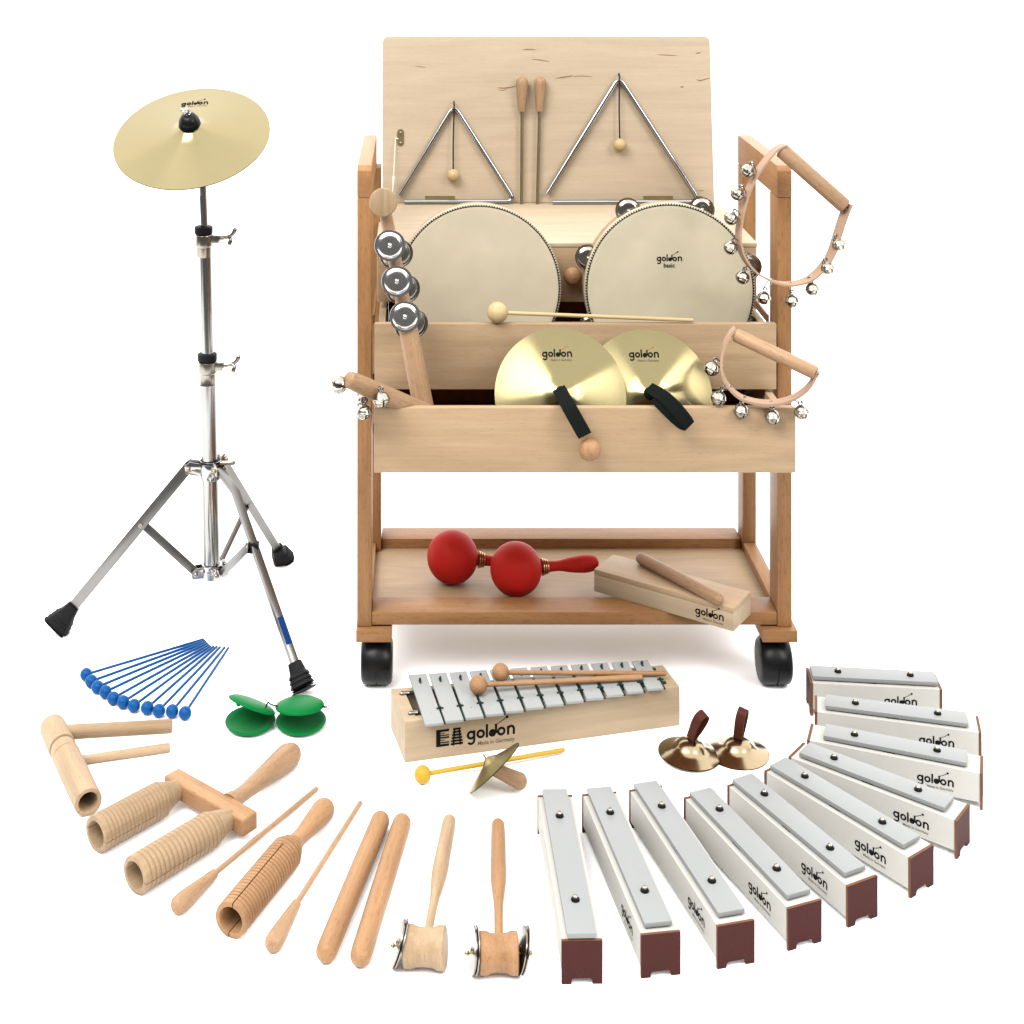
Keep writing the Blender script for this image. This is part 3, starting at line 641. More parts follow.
# bell stick at the left end of the bottom drawer
a, e = P(349, 379.5, 2.02), P(428, 414, 2.092)
t = thing('bell_stick', 'short beech stick with round bells sticking out left of the bottom drawer', 'bell stick', e)
b = MB(); b.lathe(club(a, e, [(0, 0.0112), (0.2, 0.0120), (0.6, 0.0125), (1, 0.0125)], False, False), a, e - a, 28)
b.lathe([(-0.003, 0.008), (-0.001, 0.0106), (0.001, 0.0112)], a, e - a, 28); b.build('handle', wood('dowel', 'z'), t, frame_=fmat(a, e - a), smooth=60)
for (px, py, Y, r, d, rt) in ((339.3, 384.5, 2.025, 0.0114, (-0.4, -0.8, 0.3), (345, 379)), (364, 412, 2.03, 0.0106, (0, 0, -1), (363, 400)), (362.5, 400, 2.055, 0.0078, (-0.6, 0, -0.4), (367, 393)), (381.5, 399.5, 2.022, 0.0110, (0.1, -0.3, -1), (381, 388))):
    bell(P(px, py, Y), r, t, d, P(*rt, Y))
# two sleigh-bell handles at the right
def sleigh_bells(h0, h1, hw, Ya, Yb, band, wv, bells, br, label, th=0.0026, tw=-0.28):
    a = P(*h0, Ya); e = P(*h1, Yb)
    t = thing('sleigh_bells', label, 'hand bells', P(*band[len(band) // 2], (Ya + Yb) / 2), 'bell handles hanging on the right of the cart')
    b = MB(); L = (e - a).length; b.lathe([(-0.001, hw * 0.85), (0.001, hw), (L - 0.001, hw), (L + 0.001, hw * 0.85)], a, e - a, 32); b.build('handle', wood('dowel', 'z'), t, frame_=fmat(a, e - a))
    n = len(band); pts = [P(q[0], q[1], Ya + (Yb - Ya) * i / (n - 1)) for i, q in enumerate(band)]
    sp = smooth_path(pts, 6); b = MB(); w0 = Vector(wv); b.ribbon(sp, [(w0 + Vector((w0.length * tw * max(0, i / len(sp) - 0.25), 0, 0))).normalized() * w0.length for i in range(len(sp))], th)
    st = b.build('strap', M['leather'], t, smooth=60)
    b = MB()
    for q in (0, -1):
        dd = (e - a).normalized() * (-1 if q == 0 else 1); b.lathe([(0, 0.005), (0.0015, 0.0045), (0.0025, 0.002), (0.0026, 0)], (a if q == 0 else e) + dd * 0.0035, dd, 14)
    b.build('screw', M['steel'], t)
    for (bx, by) in bells:
        # nearest strap point
        best = min(sp, key=lambda s: (s - P(bx, by, s.y)).length); c = P(bx, by, best.y - 0.004)
        dv = (c - best); dv.y = 0; d = (dv.normalized() * 0.4 + Vector((0, -0.15, -1)) * 0.8)
        bell(c, br, t, d, best)
        b = MB(); w = Vector(wv).normalized(); b.lathe([(0, 0.0022), (0.0006, 0.0022), (0.0009, 0.001), (0.0010, 0)], best, Vector((0.0, -0.3, 0.9)) if False else (Vector((1, 0, 0)) if bx > best.x else Vector((1, 0, 0))), 10)
    return t
sleigh_bells((781.6, 150), (844.5, 206), 0.0110, 2.165, 2.150, [(784.5, 144.5), (776, 149), (766, 160), (755, 176), (746.5, 195), (741, 216), (738.5, 236), (742, 254), (752, 269), (768, 279.5), (787, 284), (806, 280.5), (820, 270), (831, 254), (837, 236), (842.5, 219), (848.5, 203.5)],
            Vector((-0.13, 0.97, 0.0)).normalized() * 0.0195, [(747.5, 171), (737.2, 194), (731, 218.5), (730.5, 248), (742.5, 277.5), (763.8, 298), (792, 301), (812.5, 289), (828, 268), (839, 244.5)], 0.0098, 'large leather bell strap on a dowel handle hanging by the upper right post')
sleigh_bells((736, 335), (815.5, 373), 0.0092, 2.085, 2.030, [(735, 328.5), (729, 335), (723.5, 347), (721, 361), (722.5, 374), (728.5, 386), (739, 396), (752, 401), (768, 403), (784, 401), (799, 394.5), (810.5, 384), (817.5, 370)],
            Vector((0.12, 0.90, 0.14)).normalized() * 0.013, [(711.5, 368.5), (718.5, 398), (741, 411), (772.5, 417), (802, 412)], 0.0102, 'small leather bell strap on a dowel handle resting over the bottom drawer edge', th=0.0035, tw=0.0)

# ------------------------------------------------------------------ maracas and slit block on the shelf
zs = zr - 0.0145
def maraca(px, py, Rpx, neck, end, ringpx, endY, label):
    S = (Rpx + (py + 115)) / (H - zs); Y = F / S; r = Rpx / S; c = P(px, py, Y)
    t = thing('maraca', label, 'maraca', (c.x, c.y, zs), 'red maracas')
    b = MB(); b.sphere(c, r, seg=48, rings=28); b.build('head', M['red'], t)
    e = P(*end, endY); d = (e - c).normalized(); L = (e - c).length
    b = MB(); pf = smooth_path([Vector((r * 0.9, 0.0085, 0)), Vector((r + 0.010, 0.0080, 0)), Vector((r + 0.028, 0.0074, 0)), Vector((L - 0.045, 0.0105, 0)), Vector((L - 0.022, 0.0125, 0)), Vector((L - 0.006, 0.0095, 0)), Vector((L, 0.0001, 0))], 5)
    b.lathe([(v.x, max(0, v.y)) for v in pf], c, d, 28); b.build('handle', M['red'], t, smooth=60)
    b = MB()
    for q in (0.001, 0.0045, 0.0080): b.lathe([(r + q, 0.0085), (r + q + 0.0006, 0.0125 - q * 0.3), (r + q + 0.0022, 0.0125 - q * 0.3), (r + q + 0.0028, 0.0085)], c, d, 28)
    b.build('ring', M['copper'], t); return t
maraca(516, 569, 25.8, None, (599, 562.5), None, 2.315, 'red maraca in front, its handle pointing right towards the slit block')
maraca(452.5, 557, 25.4, None, (541, 566), None, 2.340, 'red maraca at the left whose handle lies behind the other maraca')
h = 0.0325; p0 = G(733.5, 632.0, zr); p1 = G(594, 591.5, zr)
p0.z = p1.z = zr + 0.0004; L = (p1 - p0); A_ = L; Bv = Vector((-L.y, L.x, 0)).normalized() * -0.061
if Bv.y < 0: Bv = -Bv
t = thing('wood_block', 'long pale wooden block with printed word lying across the front shelf rail', 'wood block', (p0 + p1) / 2 + Bv / 2)
b = MB(); bf = Matrix.Translation(p0) @ Matrix.Rotation(math.atan2(A_.y, A_.x), 4, 'Z'); b.obox(p0, A_, Bv, (0, 0, h - 0.0075)); b.build('body', wood('pine', 'x'), t, bevel=0.0009, frame_=bf)
b = MB(); b.obox(p0 + Vector((0, 0, h - 0.0073)), A_, Bv, (0, 0, 0.0073)); b.build('top_plate', wood('maple', 'x'), t, bevel=0.0009, frame_=bf)
fn = Vector((0, 0, 1)).cross(A_.normalized()); U = -A_.normalized(); U = U if U.x > 0 else -U
logo(plane_map(p0 - U * 0.036 + Vector((0, 0, 0.0135)), U, (0, 0, 1), 0.0425 / 5.6), t)
a, e = G(722, 601, zr + h + 0.0085), G(637.5, 556.5, zr + h + 0.0085)
b = MB(); b.lathe(club(a, e, [(0, 0.0086), (0.5, 0.0088), (1, 0.0082)]), a, e - a, 28)
st = b.build('beater', wood('dowel', 'z'), frame_=fmat(a, e - a), smooth=60); tag(st, 'plain round-ended wooden stick lying on the printed wood block', 'stick')

# ------------------------------------------------------------------ cymbal stand
YC = 2.39
stand = thing('cymbal_stand', 'chrome tripod cymbal stand with black rubber feet left of the cart', 'cymbal stand', (P(213, 575, YC).x, YC, 0))
def ST(px, py, dy=0): return P(px, py, YC + dy)
def tubepart(name, p, q, r, mat, par=stand, seg=28, cap='flat'):
    b = MB(); b.tube([p, q], r, seg=seg, cap=cap); return b.build(name, mat, par, smooth=50)
tubepart('tube', ST(212, 578), ST(207.8, 384), 0.0128, M['tube'])
tubepart('tube', ST(208.2, 386), ST(205.4, 254), 0.0096, M['tube'])
tubepart('tube', ST(205.6, 256), ST(203.0, 196), 0.0061, M['tube'])
n_c = Vector((-0.065, -0.50, 0.862)).normalized()
cc_ = P(191.8, 136.8, YC - 0.015)
rodtop = cc_ + n_c * 0.046
b = MB(); b.tube(smooth_path([ST(203.2, 200), ST(202.5, 180), ST(201, 166, 0.004), cc_ - n_c * 0.018, cc_, rodtop], 4), [0.0055] * 16 + [0.0040] * 5, seg=16, cap='flat'); b.build('tilter', M['steel'], stand)
for (px, py0, r, r2) in ((203.6, 226, 0.0142, 0.0100), (207.3, 353, 0.0150, 0.0130)):
    b = MB(); b.lathe([(0, r), (0.0095, r), (0.0105, r * 0.9)], ST(px, py0 + 7), (0, 0, 1), 30); b.build('collar', M['rubber'], stand)
    k = MB(); k.lathe([(0, r2), (0.0, r * 0.84), (0.016, r * 0.84), (0.018, r * 0.98), (0.034, r * 0.98), (0.035, r * 0.85)], ST(px + 0.5, py0 + 30.5), (0, 0, 1), 30)
    c = ST(px + 0.5, py0 + 12.5); k.obox(c + Vector((0.006, -0.008, -0.006)), (0.018, 0, 0), (0, 0.016, 0), (0, 0, 0.012)); cl = k.build('clamp', M['steel'], stand, bevel=0.001)
    w = MB(); s0 = c + Vector((0.022, -0.001, 0)); w.tube([s0, s0 + Vector((0.016, -0.001, 0.003))], [0.0042, 0.003], seg=12)
    q = s0 + Vector((0.016, -0.001, 0.003))
    w.tube(smooth_path([q + Vector((-0.001, 0, 0)), q + Vector((0.006, -0.001, 0.004)), q + Vector((0.010, -0.001, 0.011))], 3), [0.0028] * 3 + [0.0032] * 2 + [0.0036] * 2, seg=10)
    w.tube(smooth_path([q + Vector((-0.001, 0, 0)), q + Vector((0.004, -0.003, -0.003)), q + Vector((0.002, -0.004, -0.009))], 3), [0.0028] * 3 + [0.0032] * 2 + [0.0036] * 2, seg=10)
    w.build('wing_screw', M['steel'], cl, smooth=60)
fL, fF, fB = G(56, 634), G(303, 694), G(283, 564)
base = ST(212, 565)
def flatbar(pts, w, th, name, mat, par=stand, v=(0.1, -1, 0.3)):
    """flat bar: broad side seen from the front"""
    pts = [Vector(p) for p in pts]; b = MB()
    d = (pts[-1] - pts[0]).normalized(); v = Vector(v); wv = d.cross(v).normalized() * w
    b.ribbon(pts, wv, th); return b.build(name, mat, par, bevel=0.0008)
hub = ST(210.5, 470); b = MB()
b.lathe([(-0.012, 0.0172), (0.012, 0.0172)], hub, (0, 0, 1), 30); b.lathe([(0.0122, 0.0175), (0.016, 0.0165)], hub, (0, 0, 1), 30, M['rubber'])
lug = {}
for nm, f_, pl in (('L', fL, ST(188.5, 467, -0.004)), ('F', fF, ST(219.5, 470, -0.020)), ('B', fB, ST(221.5, 458, 0.022))):
    lug[nm] = pl; d = pl - hub; d.z = 0; sd = d.cross(Vector((0, 0, 1))).normalized() * 0.0065
    for s in (-1, 1): b.prism([hub + sd * s + Vector((0, 0, -0.010)), pl + sd * s + d.normalized() * 0.004 + Vector((0, 0, -0.008)), pl + sd * s + d.normalized() * 0.006 + Vector((0, 0, 0.004)), pl + sd * s - d.normalized() * 0.002 + Vector((0, 0, 0.010)), hub + sd * s + Vector((0, 0, 0.010))], sd * 0.25 * s)
    b.tube([pl - sd * 1.5, pl + sd * 1.5], 0.0034, M['brassplain'], seg=12)
hb = b.build('leg_hub', M['chrome'], stand, bevel=0.0006)
b = MB(); q = ST(221, 463, -0.015); b.tube([q, q + Vector((0.018, 0, 0.0005))], [0.0030, 0.0042], seg=12); b.build('lock_screw', M['steel'], hb)
hub2 = ST(212, 570); b = MB(); b.lathe([(-0.010, 0.0160), (0.010, 0.0160)], hub2, (0, 0, 1), 30)
low = {'L': ST(195.5, 572, -0.004), 'F': ST(221.5, 574, -0.018), 'B': ST(220, 563, 0.020)}
for nm, pl in low.items():
    d = pl - hub2; d.z = 0; sd = d.cross(Vector((0, 0, 1))).normalized() * 0.0065
    for s in (-1, 1): b.prism([hub2 + sd * s + Vector((0, 0, -0.009)), pl + sd * s + d.normalized() * 0.005 + Vector((0, 0, -0.008)), pl + sd * s + d.normalized() * 0.007 + Vector((0, 0, 0.002)), pl + sd * s + Vector((0, 0, 0.008)), hub2 + sd * s + Vector((0, 0, 0.009))], sd * 0.25 * s)
    b.tube([pl - sd * 1.5, pl + sd * 1.5], 0.0036, M['steel'], seg=12)
b.build('brace_hub', M['chrome'], stand, bevel=0.0006)
def leg(top_, bendpt, foot, footlen, w, nm):
    fs_ = 1.3 if nm == 'L' else 1.05
    pts = [top_] + ([bendpt] if bendpt else []) + [foot]
    d = (pts[-1] - pts[-2]).normalized(); tip = foot - d * footlen
    o = flatbar(pts[:-1] + [tip], w, 0.008, 'leg', M['leg'], v=(0.75, -1, 0.15) if nm == 'F' else (0.1, -1, 0.3))
    b = MB(); X, Yv, Z = frame(d, (0, -1, 0.2)); s = foot - d * (footlen + 0.012)
    secs = [(0, 0.0095, 0.0085), (0.014, 0.0115, 0.0100)]; Lf = footlen + 0.012
    for k in range(4): z = Lf * 0.48 + k * 0.0062; secs += [(z, 0.0135 + k * 0.0008, 0.012), (z + 0.0035, 0.0150 + k * 0.0008, 0.0135), (z + 0.0040, 0.0130 + k * 0.0008, 0.0115)]
    secs += [(Lf * 0.95, 0.0145, 0.0125), (Lf * 1.0, 0.0100, 0.0090), (Lf * 1.03, 0.004, 0.004)]
    secs = sorted(secs); rows = []; n = 16
    for z, rx, ry in secs:
        for k in range(n):
            a = 2 * PI * k / n; ca, sa = math.cos(a), math.sin(a); q = (abs(ca) ** 4 + abs(sa) ** 4) ** -0.25
            rows.append(s + d * z + Yv * (rx * ca * q * (1 + (fs_ - 1) * z / Lf)) + X * (ry * sa * q))
    vs = rows; fs = []
    for i in range(len(secs) - 1):
        for k in range(n): fs.append((i * n + k, i * n + (k + 1) % n, (i + 1) * n + (k + 1) % n, (i + 1) * n + k))
    fs += [tuple(reversed(range(n))), tuple((len(secs) - 1) * n + k for k in range(n))]
    b.add(vs, fs); b.build('rubber_foot', M['rubber'], o, smooth=30); return o
def up_(v, z): return Vector((v.x, v.y, v.z + z))
legL = leg(lug['L'], None, up_(fL, 0.010), 0.030, 0.0165, 'L')
bend = P(235.5, 492, 2.335); legF = leg(lug['F'], bend, up_(fF, 0.010), 0.022, 0.0115, 'F')
legB = leg(lug['B'], None, up_(fB, 0.010), 0.022, 0.0130, 'B')
b = MB(); m1 = bend.lerp(up_(fF, 0.01), 0.66); m2 = bend.lerp(up_(fF, 0.01), 0.795); m1 += Vector((-0.001, -0.0050, 0)); m2 += Vector((-0.001, -0.0050, 0))
dd = (m2 - m1).normalized(); fn_ = (m2 - m1).cross(dd.cross(Vector((0.75, -1, 0.15)))).normalized(); fn_ = fn_ if fn_.y < 0 else -fn_; m1 -= Vector((-0.001, -0.0050, 0)); m2 -= Vector((-0.001, -0.0050, 0)); wv = dd.cross(Vector((0.75, -1, 0.15))).normalized() * 0.0100; b.ribbon([m1 + fn_ * 0.0042, m2 + fn_ * 0.0042], wv, 0.0012); b.build('sticker', M['bluesticker'], legF)
def online(a, e, px):
    lo, hi = 0.0, 1.0
    f = lambda p: CX + p.x * F / p.y
    s = 1 if f(e) > f(a) else -1
    for _ in range(40):
        mid = (lo + hi) / 2
        if (f(a.lerp(e, mid)) - px) * s < 0: lo = mid
        else: hi = mid
    return a.lerp(e, lo)
for nm, a, e, px, w in (('L', lug['L'], fL, 141, 0.0125), ('F', bend, fF, 255, 0.0115), ('B', lug['B'], fB, 249, 0.0085)):
    q = online(a, up_(e, 0.01), px)
    if nm == 'F': q = q + Vector((-0.010, 0.002, 0))
    flatbar([q + Vector((0, 0.006, 0)), low[nm]], w, 0.005, 'brace', M['leg'])
    b = MB(); b.tube([q + Vector((0, -0.006, 0)), q + Vector((0, 0.010, 0))], 0.0038, seg=14, cap='flat'); b.build('pivot_pin', M['steel'], stand)
    if nm != 'L':
        b = MB(); qq = q + Vector((0.006 if nm == 'F' else -0.008, 0.0, 0.002)); b.obox(qq + Vector((-0.008, -0.006, -0.008)), (0.016, 0, -0.002), (0, 0.014, 0), (0.002, 0, 0.015)); b.build('bracket', M['rubber'], stand, bevel=0.001)
b = MB()   # black cup and felt that hold the cymbal down, bolt on top
b.lathe([(0.021, 0.0155), (0.024, 0.0172), (0.034, 0.0150), (0.041, 0.0105), (0.0425, 0.006)], cc_, n_c, 28); sl = b.build('cymbal_sleeve', M['black'], stand, smooth=60)
b = MB(); b.lathe([(0.041, 0.0050), (0.046, 0.0050), (0.047, 0.004), (0.054, 0.0034), (0.055, 0)], cc_, n_c, 12)
q = cc_ + n_c * 0.047; b.tube([q, q + Vector((-0.008, -0.002, 0.004))], [0.002, 0.003], seg=8); b.build('wing_nut', M['chrome'], stand)
cup = Vector((0, 0, 1)); upc = Vector((0.03, 0.86, 0.50))
Rc = 0.1205; prc = dish(Rc, 0.0190, 0.008, 0.026)
tcy = thing('suspended_cymbal', 'pale brass cymbal tilted forward on top of the tall tripod stand', 'cymbal', cc_)
cymbal_mesh(cc_, n_c, upc, prc, M['brass2'], 'disc', tcy, 0.0014)
cym_logo(cc_, n_c, upc, prc, tcy, -0.0065, 0.0735, 27.5 / 5.6 * YC / F, None, R(2))

# ------------------------------------------------------------------ glockenspiel
gh = 0.0535
g00, g10 = G(404.8, 763.0), G(679.8, 725.6)
Lg = g10 - g00; gU = Lg.normalized(); gV = Vector((-gU.y, gU.x, 0)); wl, wr = 0.086, 0.060
g01, g11 = g00 + gV * wl, g10 + gV * wr
gl = thing('glockenspiel', 'twelve-bar silver glockenspiel on a pale wooden box with printed words', 'glockenspiel', (g00 + g11) / 2)
def gq(u, v, z=0):   # u 0..1 along, v 0..1 across
    return g00.lerp(g10, u).lerp(g01.lerp(g11, u), v) + Vector((0, 0, z))
b = MB(); i0, i1, j0, j1 = 0.045, 0.945, 0.14, 0.86; zf = 0.020
out = [gq(0, 0), gq(1, 0), gq(1, 1), gq(0, 1)]; inn = [gq(i0, j0), gq(i1, j0), gq(i1, j1), gq(i0, j1)]
vs = [p for p in out] + [up_(p, gh) for p in out] + [up_(p, gh) for p in inn] + [up_(p, zf) for p in inn]
fs = [(3, 2, 1, 0)] + [(k, (k + 1) % 4, 4 + (k + 1) % 4, 4 + k) for k in range(4)] + [(4 + k, 4 + (k + 1) % 4, 8 + (k + 1) % 4, 8 + k) for k in range(4)] + [(8 + k, 8 + (k + 1) % 4, 12 + (k + 1) % 4, 12 + k) for k in range(4)] + [(12, 13, 14, 15)]
b.add(vs, fs); b.build('resonator_box', wood('pine', 'x'), gl, bevel=0.0014, frame_=Matrix.Translation(g00) @ Matrix.Rotation(math.atan2(gU.y, gU.x), 4, 'Z'))
for v in (0.20, 0.80):
    b = MB(); b.tube([gq(0.035, v, gh + 0.0008), gq(0.955, v, gh + 0.0008)], 0.0026, M['greenfelt'], seg=10)
    b.tube([gq(0.030, v, gh + 0.0008), gq(0.052, v, gh + 0.0008)], 0.0034, M['steel'], seg=10); b.build('cord_rail', M['greenfelt'], gl)
zb = 0.0560
for i in range(12):
    f = i / 11; fa = Vector((434.5 + (655.5 - 434.5) * f, 723.5 + (688.3 - 723.5) * f, 0)); ba = Vector((417.5 + (639.5 - 417.5) * f, 674.3 + (660.3 - 674.3) * f, 0))
    a, e = G(fa.x, fa.y, zb + 0.0035), G(ba.x, ba.y, zb + 0.0035); d = (e - a).normalized(); sx = Vector((d.y, -d.x, 0)) * (0.0121 - 0.00006 * i)
    lo = Vector((0, 0, -0.0035))
    b = MB(); b.hexa([a - sx + lo, a + sx + lo, e + sx + lo, e - sx + lo, a - sx, a + sx, e + sx, e - sx]); br = b.build('tone_bar', M['aluglock'], gl, bevel=0.0005)
    L_ = (e - a).length
    b = MB(); q = a.lerp(e, 0.84); b.tube([q + d * 0.0035 + Vector((0, 0, 0.0006)), q - d * 0.0035 + Vector((0, 0, 0.0006))], 0.0014, seg=8); b.tube([q, q + Vector((0, 0, 0.004))], 0.0016, seg=8); b.build('pin', M['greenfelt'], br)
    b = MB(); q = a.lerp(e, 0.20); b.lathe([(0.0001, 0.0009), (0.0004, 0.0007), (0.0004, 0)], q, (0, 0, 1), 8); b.build('hole', M['steel'], br)
    b = MB(); off = sx * 1.12; q = a.lerp(e, 0.27) + off; b.tube([q - sx * 0.25 + Vector((0, 0, 0.0005)), q + sx * 0.30 + Vector((0, 0, 0.0005))], 0.0015, seg=8); b.tube([q + Vector((0, 0, -0.008)), q + Vector((0, 0, 0.0022))], 0.0018, seg=8)
    b.ribbon([a.lerp(e, 0.02) + off + Vector((0, 0, -0.0030)), a.lerp(e, 0.28) + off + Vector((0, 0, -0.0030))], sx * 0.35, 0.001); b.build('spacer', M['greenfelt'], gl)
logo(plane_map(g00 + gU * 0.1165 + Vector((0, 0, 0.0238)), gU, (0, 0, 1), 50 / 5.6 * 2.03 / F), gl, icons=False, subsize=0.60)
def gmap(O):
    return plane_map(O, gU, (0, 0, 1), 50 / 5.6 * 2.03 / F)
mp = gmap(g00 + gU * 0.1165 + Vector((0, 0, 0.0238))); b = MB(); k = 0
def rect(x0, x1, y0, y1):
    global k
    k += 1; b.add([mp(u, v, 0.00025 + k * 3e-7) for u, v in ((x0, y0), (x1, y0), (x1, y1), (x0, y1))], [(0, 1, 2, 3)])
X0 = -6.35
rect(X0, X0 + 0.5, -0.75, 1.15)
for y0_, y1_, x1_ in ((-0.75, -0.48, 1.5), (-0.38, -0.24, 1.5), (-0.10, 0.0, 1.0), (0.14, 0.32, 1.5), (0.42, 0.54, 1.5), (0.66, 0.74, 1.0), (0.88, 1.15, 1.5)): rect(X0 + 0.5, X0 + x1_, y0_, y1_)
for q in range(6):
    y = -0.74 + q * 0.33; w_ = 0.72 - q * 0.055; rect(X0 + 2.4 - w_, X0 + 2.4 + w_, y, y + 0.23)
for s_ in (-1, 1): b.add([mp(X0 + 2.4 + s_ * 0.40 + u, v, 0.0003) for u, v in ((-0.10, -0.8), (0.10, -0.8), (0.10 - s_ * 0.14, 1.12), (-0.10 - s_ * 0.14, 1.12))], [(0, 1, 2, 3)])
b.build('emblem', M['ink'], gl)
zm = zb + 0.0037
mallet(G(478.3, 685, zm + 0.0122), 0.0120, G(640, 677.5, zm + 0.0040), 0.0030, (wood('warm', 'z'), wood('warm', 'z')), 'beech mallet on the glockenspiel, nearer one with its head further left', er=0.0042, group='beech mallets on the glockenspiel')
mallet(G(500.6, 672.5, zm + 0.0122), 0.0118, G(664, 673.5, zm + 0.0036), 0.0031, (wood('warm', 'z'), wood('warm', 'z')), 'beech mallet on the glockenspiel, farther one with its stick reaching the right end', er=0.0036, group='beech mallets on the glockenspiel')

# ------------------------------------------------------------------ yellow mallet and cymbal on a handle
mallet(G(422.5, 774.5, 0.0108), 0.0108, G(563, 750, 0.006), 0.0029, (M['yellow'], M['yellow']), 'yellow plastic mallet lying in front of the glockenspiel')
n = Vector((-0.637, 0.285, 0.70)).normalized(); c = P(493.5, 767.5, 1.953)
Rr = 0.0425; upv = Vector((0.8, 0, 0.6)); X, Yv, Z = frame(n, upv)
t = thing('cymbal_on_handle', 'small dull brass cymbal tilted on a stubby wooden handle, over the yellow mallet', 'cymbal', (c.x, c.y, 0))
prd = dish(Rr, 0.012, 0.003, 0.012)
# let the rim touch the paper
low_z = min((c + (X * math.cos(k / 20) + Yv * math.sin(k / 20)) * Rr).z for k in range(126)); sh = Vector((0, 0, 0))
cymbal_mesh(c, n, upv, prd, M['brassdark'], 'disc', t, 0.0010)
he = G(526.5, 784.5, 0.0105); hs = c - n * 0.003 + Vector((0, 0, 0))
b = MB(); b.lathe(club(hs, he, [(0, 0.0078), (0.45, 0.0090), (0.8, 0.0102), (1, 0.0103)], False, True), hs, he - hs, 28); b.build('handle', wood('dowel', 'z'), t, frame_=fmat(hs, he - hs), smooth=60)
b = MB(); b.lathe([(0.014, 0.0024), (0.0185, 0.0024), (0.0195, 0.001), (0.0196, 0)], c, n, 12); b.build('rivet', M['chrome'], t)

# ------------------------------------------------------------------ finger cymbals with leather loops
for i, (px, py, lab, top_, w0) in enumerate(((689.5, 752.8, 'bronze finger cymbal with brown leather loop, the left one of the pair', (704.5, 714), 0), (738, 752.0, 'bronze finger cymbal with brown leather loop, the right one lying under its partner', (743.5, 709.5), 1))):
    c = G(px, py, 0.0015 + (0.0028 if i == 0 else 0)); Rr = 31.0 * c.y / F; n = Vector((0.05 if i == 0 else 0.0, 0, 1)).normalized()
    t = thing('finger_cymbal', lab, 'finger cymbal', (c.x, c.y, 0), 'bronze finger cymbals')
    pr = [(0.0, Rr), (0.0025, Rr * 0.86), (0.005, Rr * 0.68), (0.0075, Rr * 0.53), (0.0105, Rr * 0.46), (0.0140, Rr * 0.38), (0.0165, Rr * 0.26), (0.0178, Rr * 0.13), (0.0182, 0.001)]
    cymbal_mesh(c, n, (1, 0, 0), [(z, r) for z, r in pr], M['bronze'], 'disc', t, 0.0011)
    ap = c + n * 0.0178; tp = P(*top_, c.y - 0.002); d = tp - ap
    sd = Vector((1, 0.1, 0)) if i == 0 else Vector((1, 0.5, 0)); sd = (sd - d.normalized() * sd.dot(d.normalized())).normalized()
    nn = d.normalized().cross(sd).normalized(); nn = nn if nn.y < 0 else -nn
    pts = [ap - nn * -0.0005, ap + d * 0.25 + nn * 0.0035, ap + d * 0.6 + nn * 0.0078, ap + d * 0.9 + nn * 0.0070, ap + d * 1.02 + nn * 0.0010, ap + d * 0.93 - nn * 0.0050, ap + d * 0.6 - nn * 0.0060, ap + d * 0.25 - nn * 0.0035, ap + nn * -0.001]
    rot = Matrix.Rotation(R(-62 if i == 0 else -58), 3, d.normalized())
    pts = [ap + d * ((p - ap).dot(d) / d.length_squared) + rot @ ((p - ap) - d * ((p - ap).dot(d) / d.length_squared)) for p in pts]
    b = MB(); b.ribbon(smooth_path(pts, 5), rot @ (sd * 0.0125), 0.0016); b.build('strap', M['brownleather'], t, smooth=60)

# ------------------------------------------------------------------ chime bars
HB, WB = 0.0453, 0.0427
bars = [((561.6, 941), (537.2, 795), 'leftmost in the fan, pointing almost straight at the viewer'), ((641.1, 935.4), (581.8, 794), 'second from the left of the fan'), ((717.4, 926.7), (628.8, 789.7), 'third from the left of the fan'),
        ((788.2, 909.2), (683.5, 797.3), 'fourth from the left of the fan'), ((847.9, 886.8), (727, 785), 'fifth from the left of the fan'), ((910.6, 858.8), (764, 770.5), 'sixth from the left of the fan'),
        ((957.1, 821.3), (788.2, 756.5), 'fourth from the back of the fan'), ((982.8, 774), (806.8, 740), 'third from the back of the fan'), ((981.8, 733), (814.6, 711.5), 'second from the back of the fan'), ((942.6, 689.8), (810.5, 683), 'rearmost in the fan, lying crosswise')]
NI = [.001, .008, .0105, .011, .012, .014, .017, .019, .016, .004]; FI = [-.001, 0, 0, .003, .002, .004, .012, .020, .014, .004]
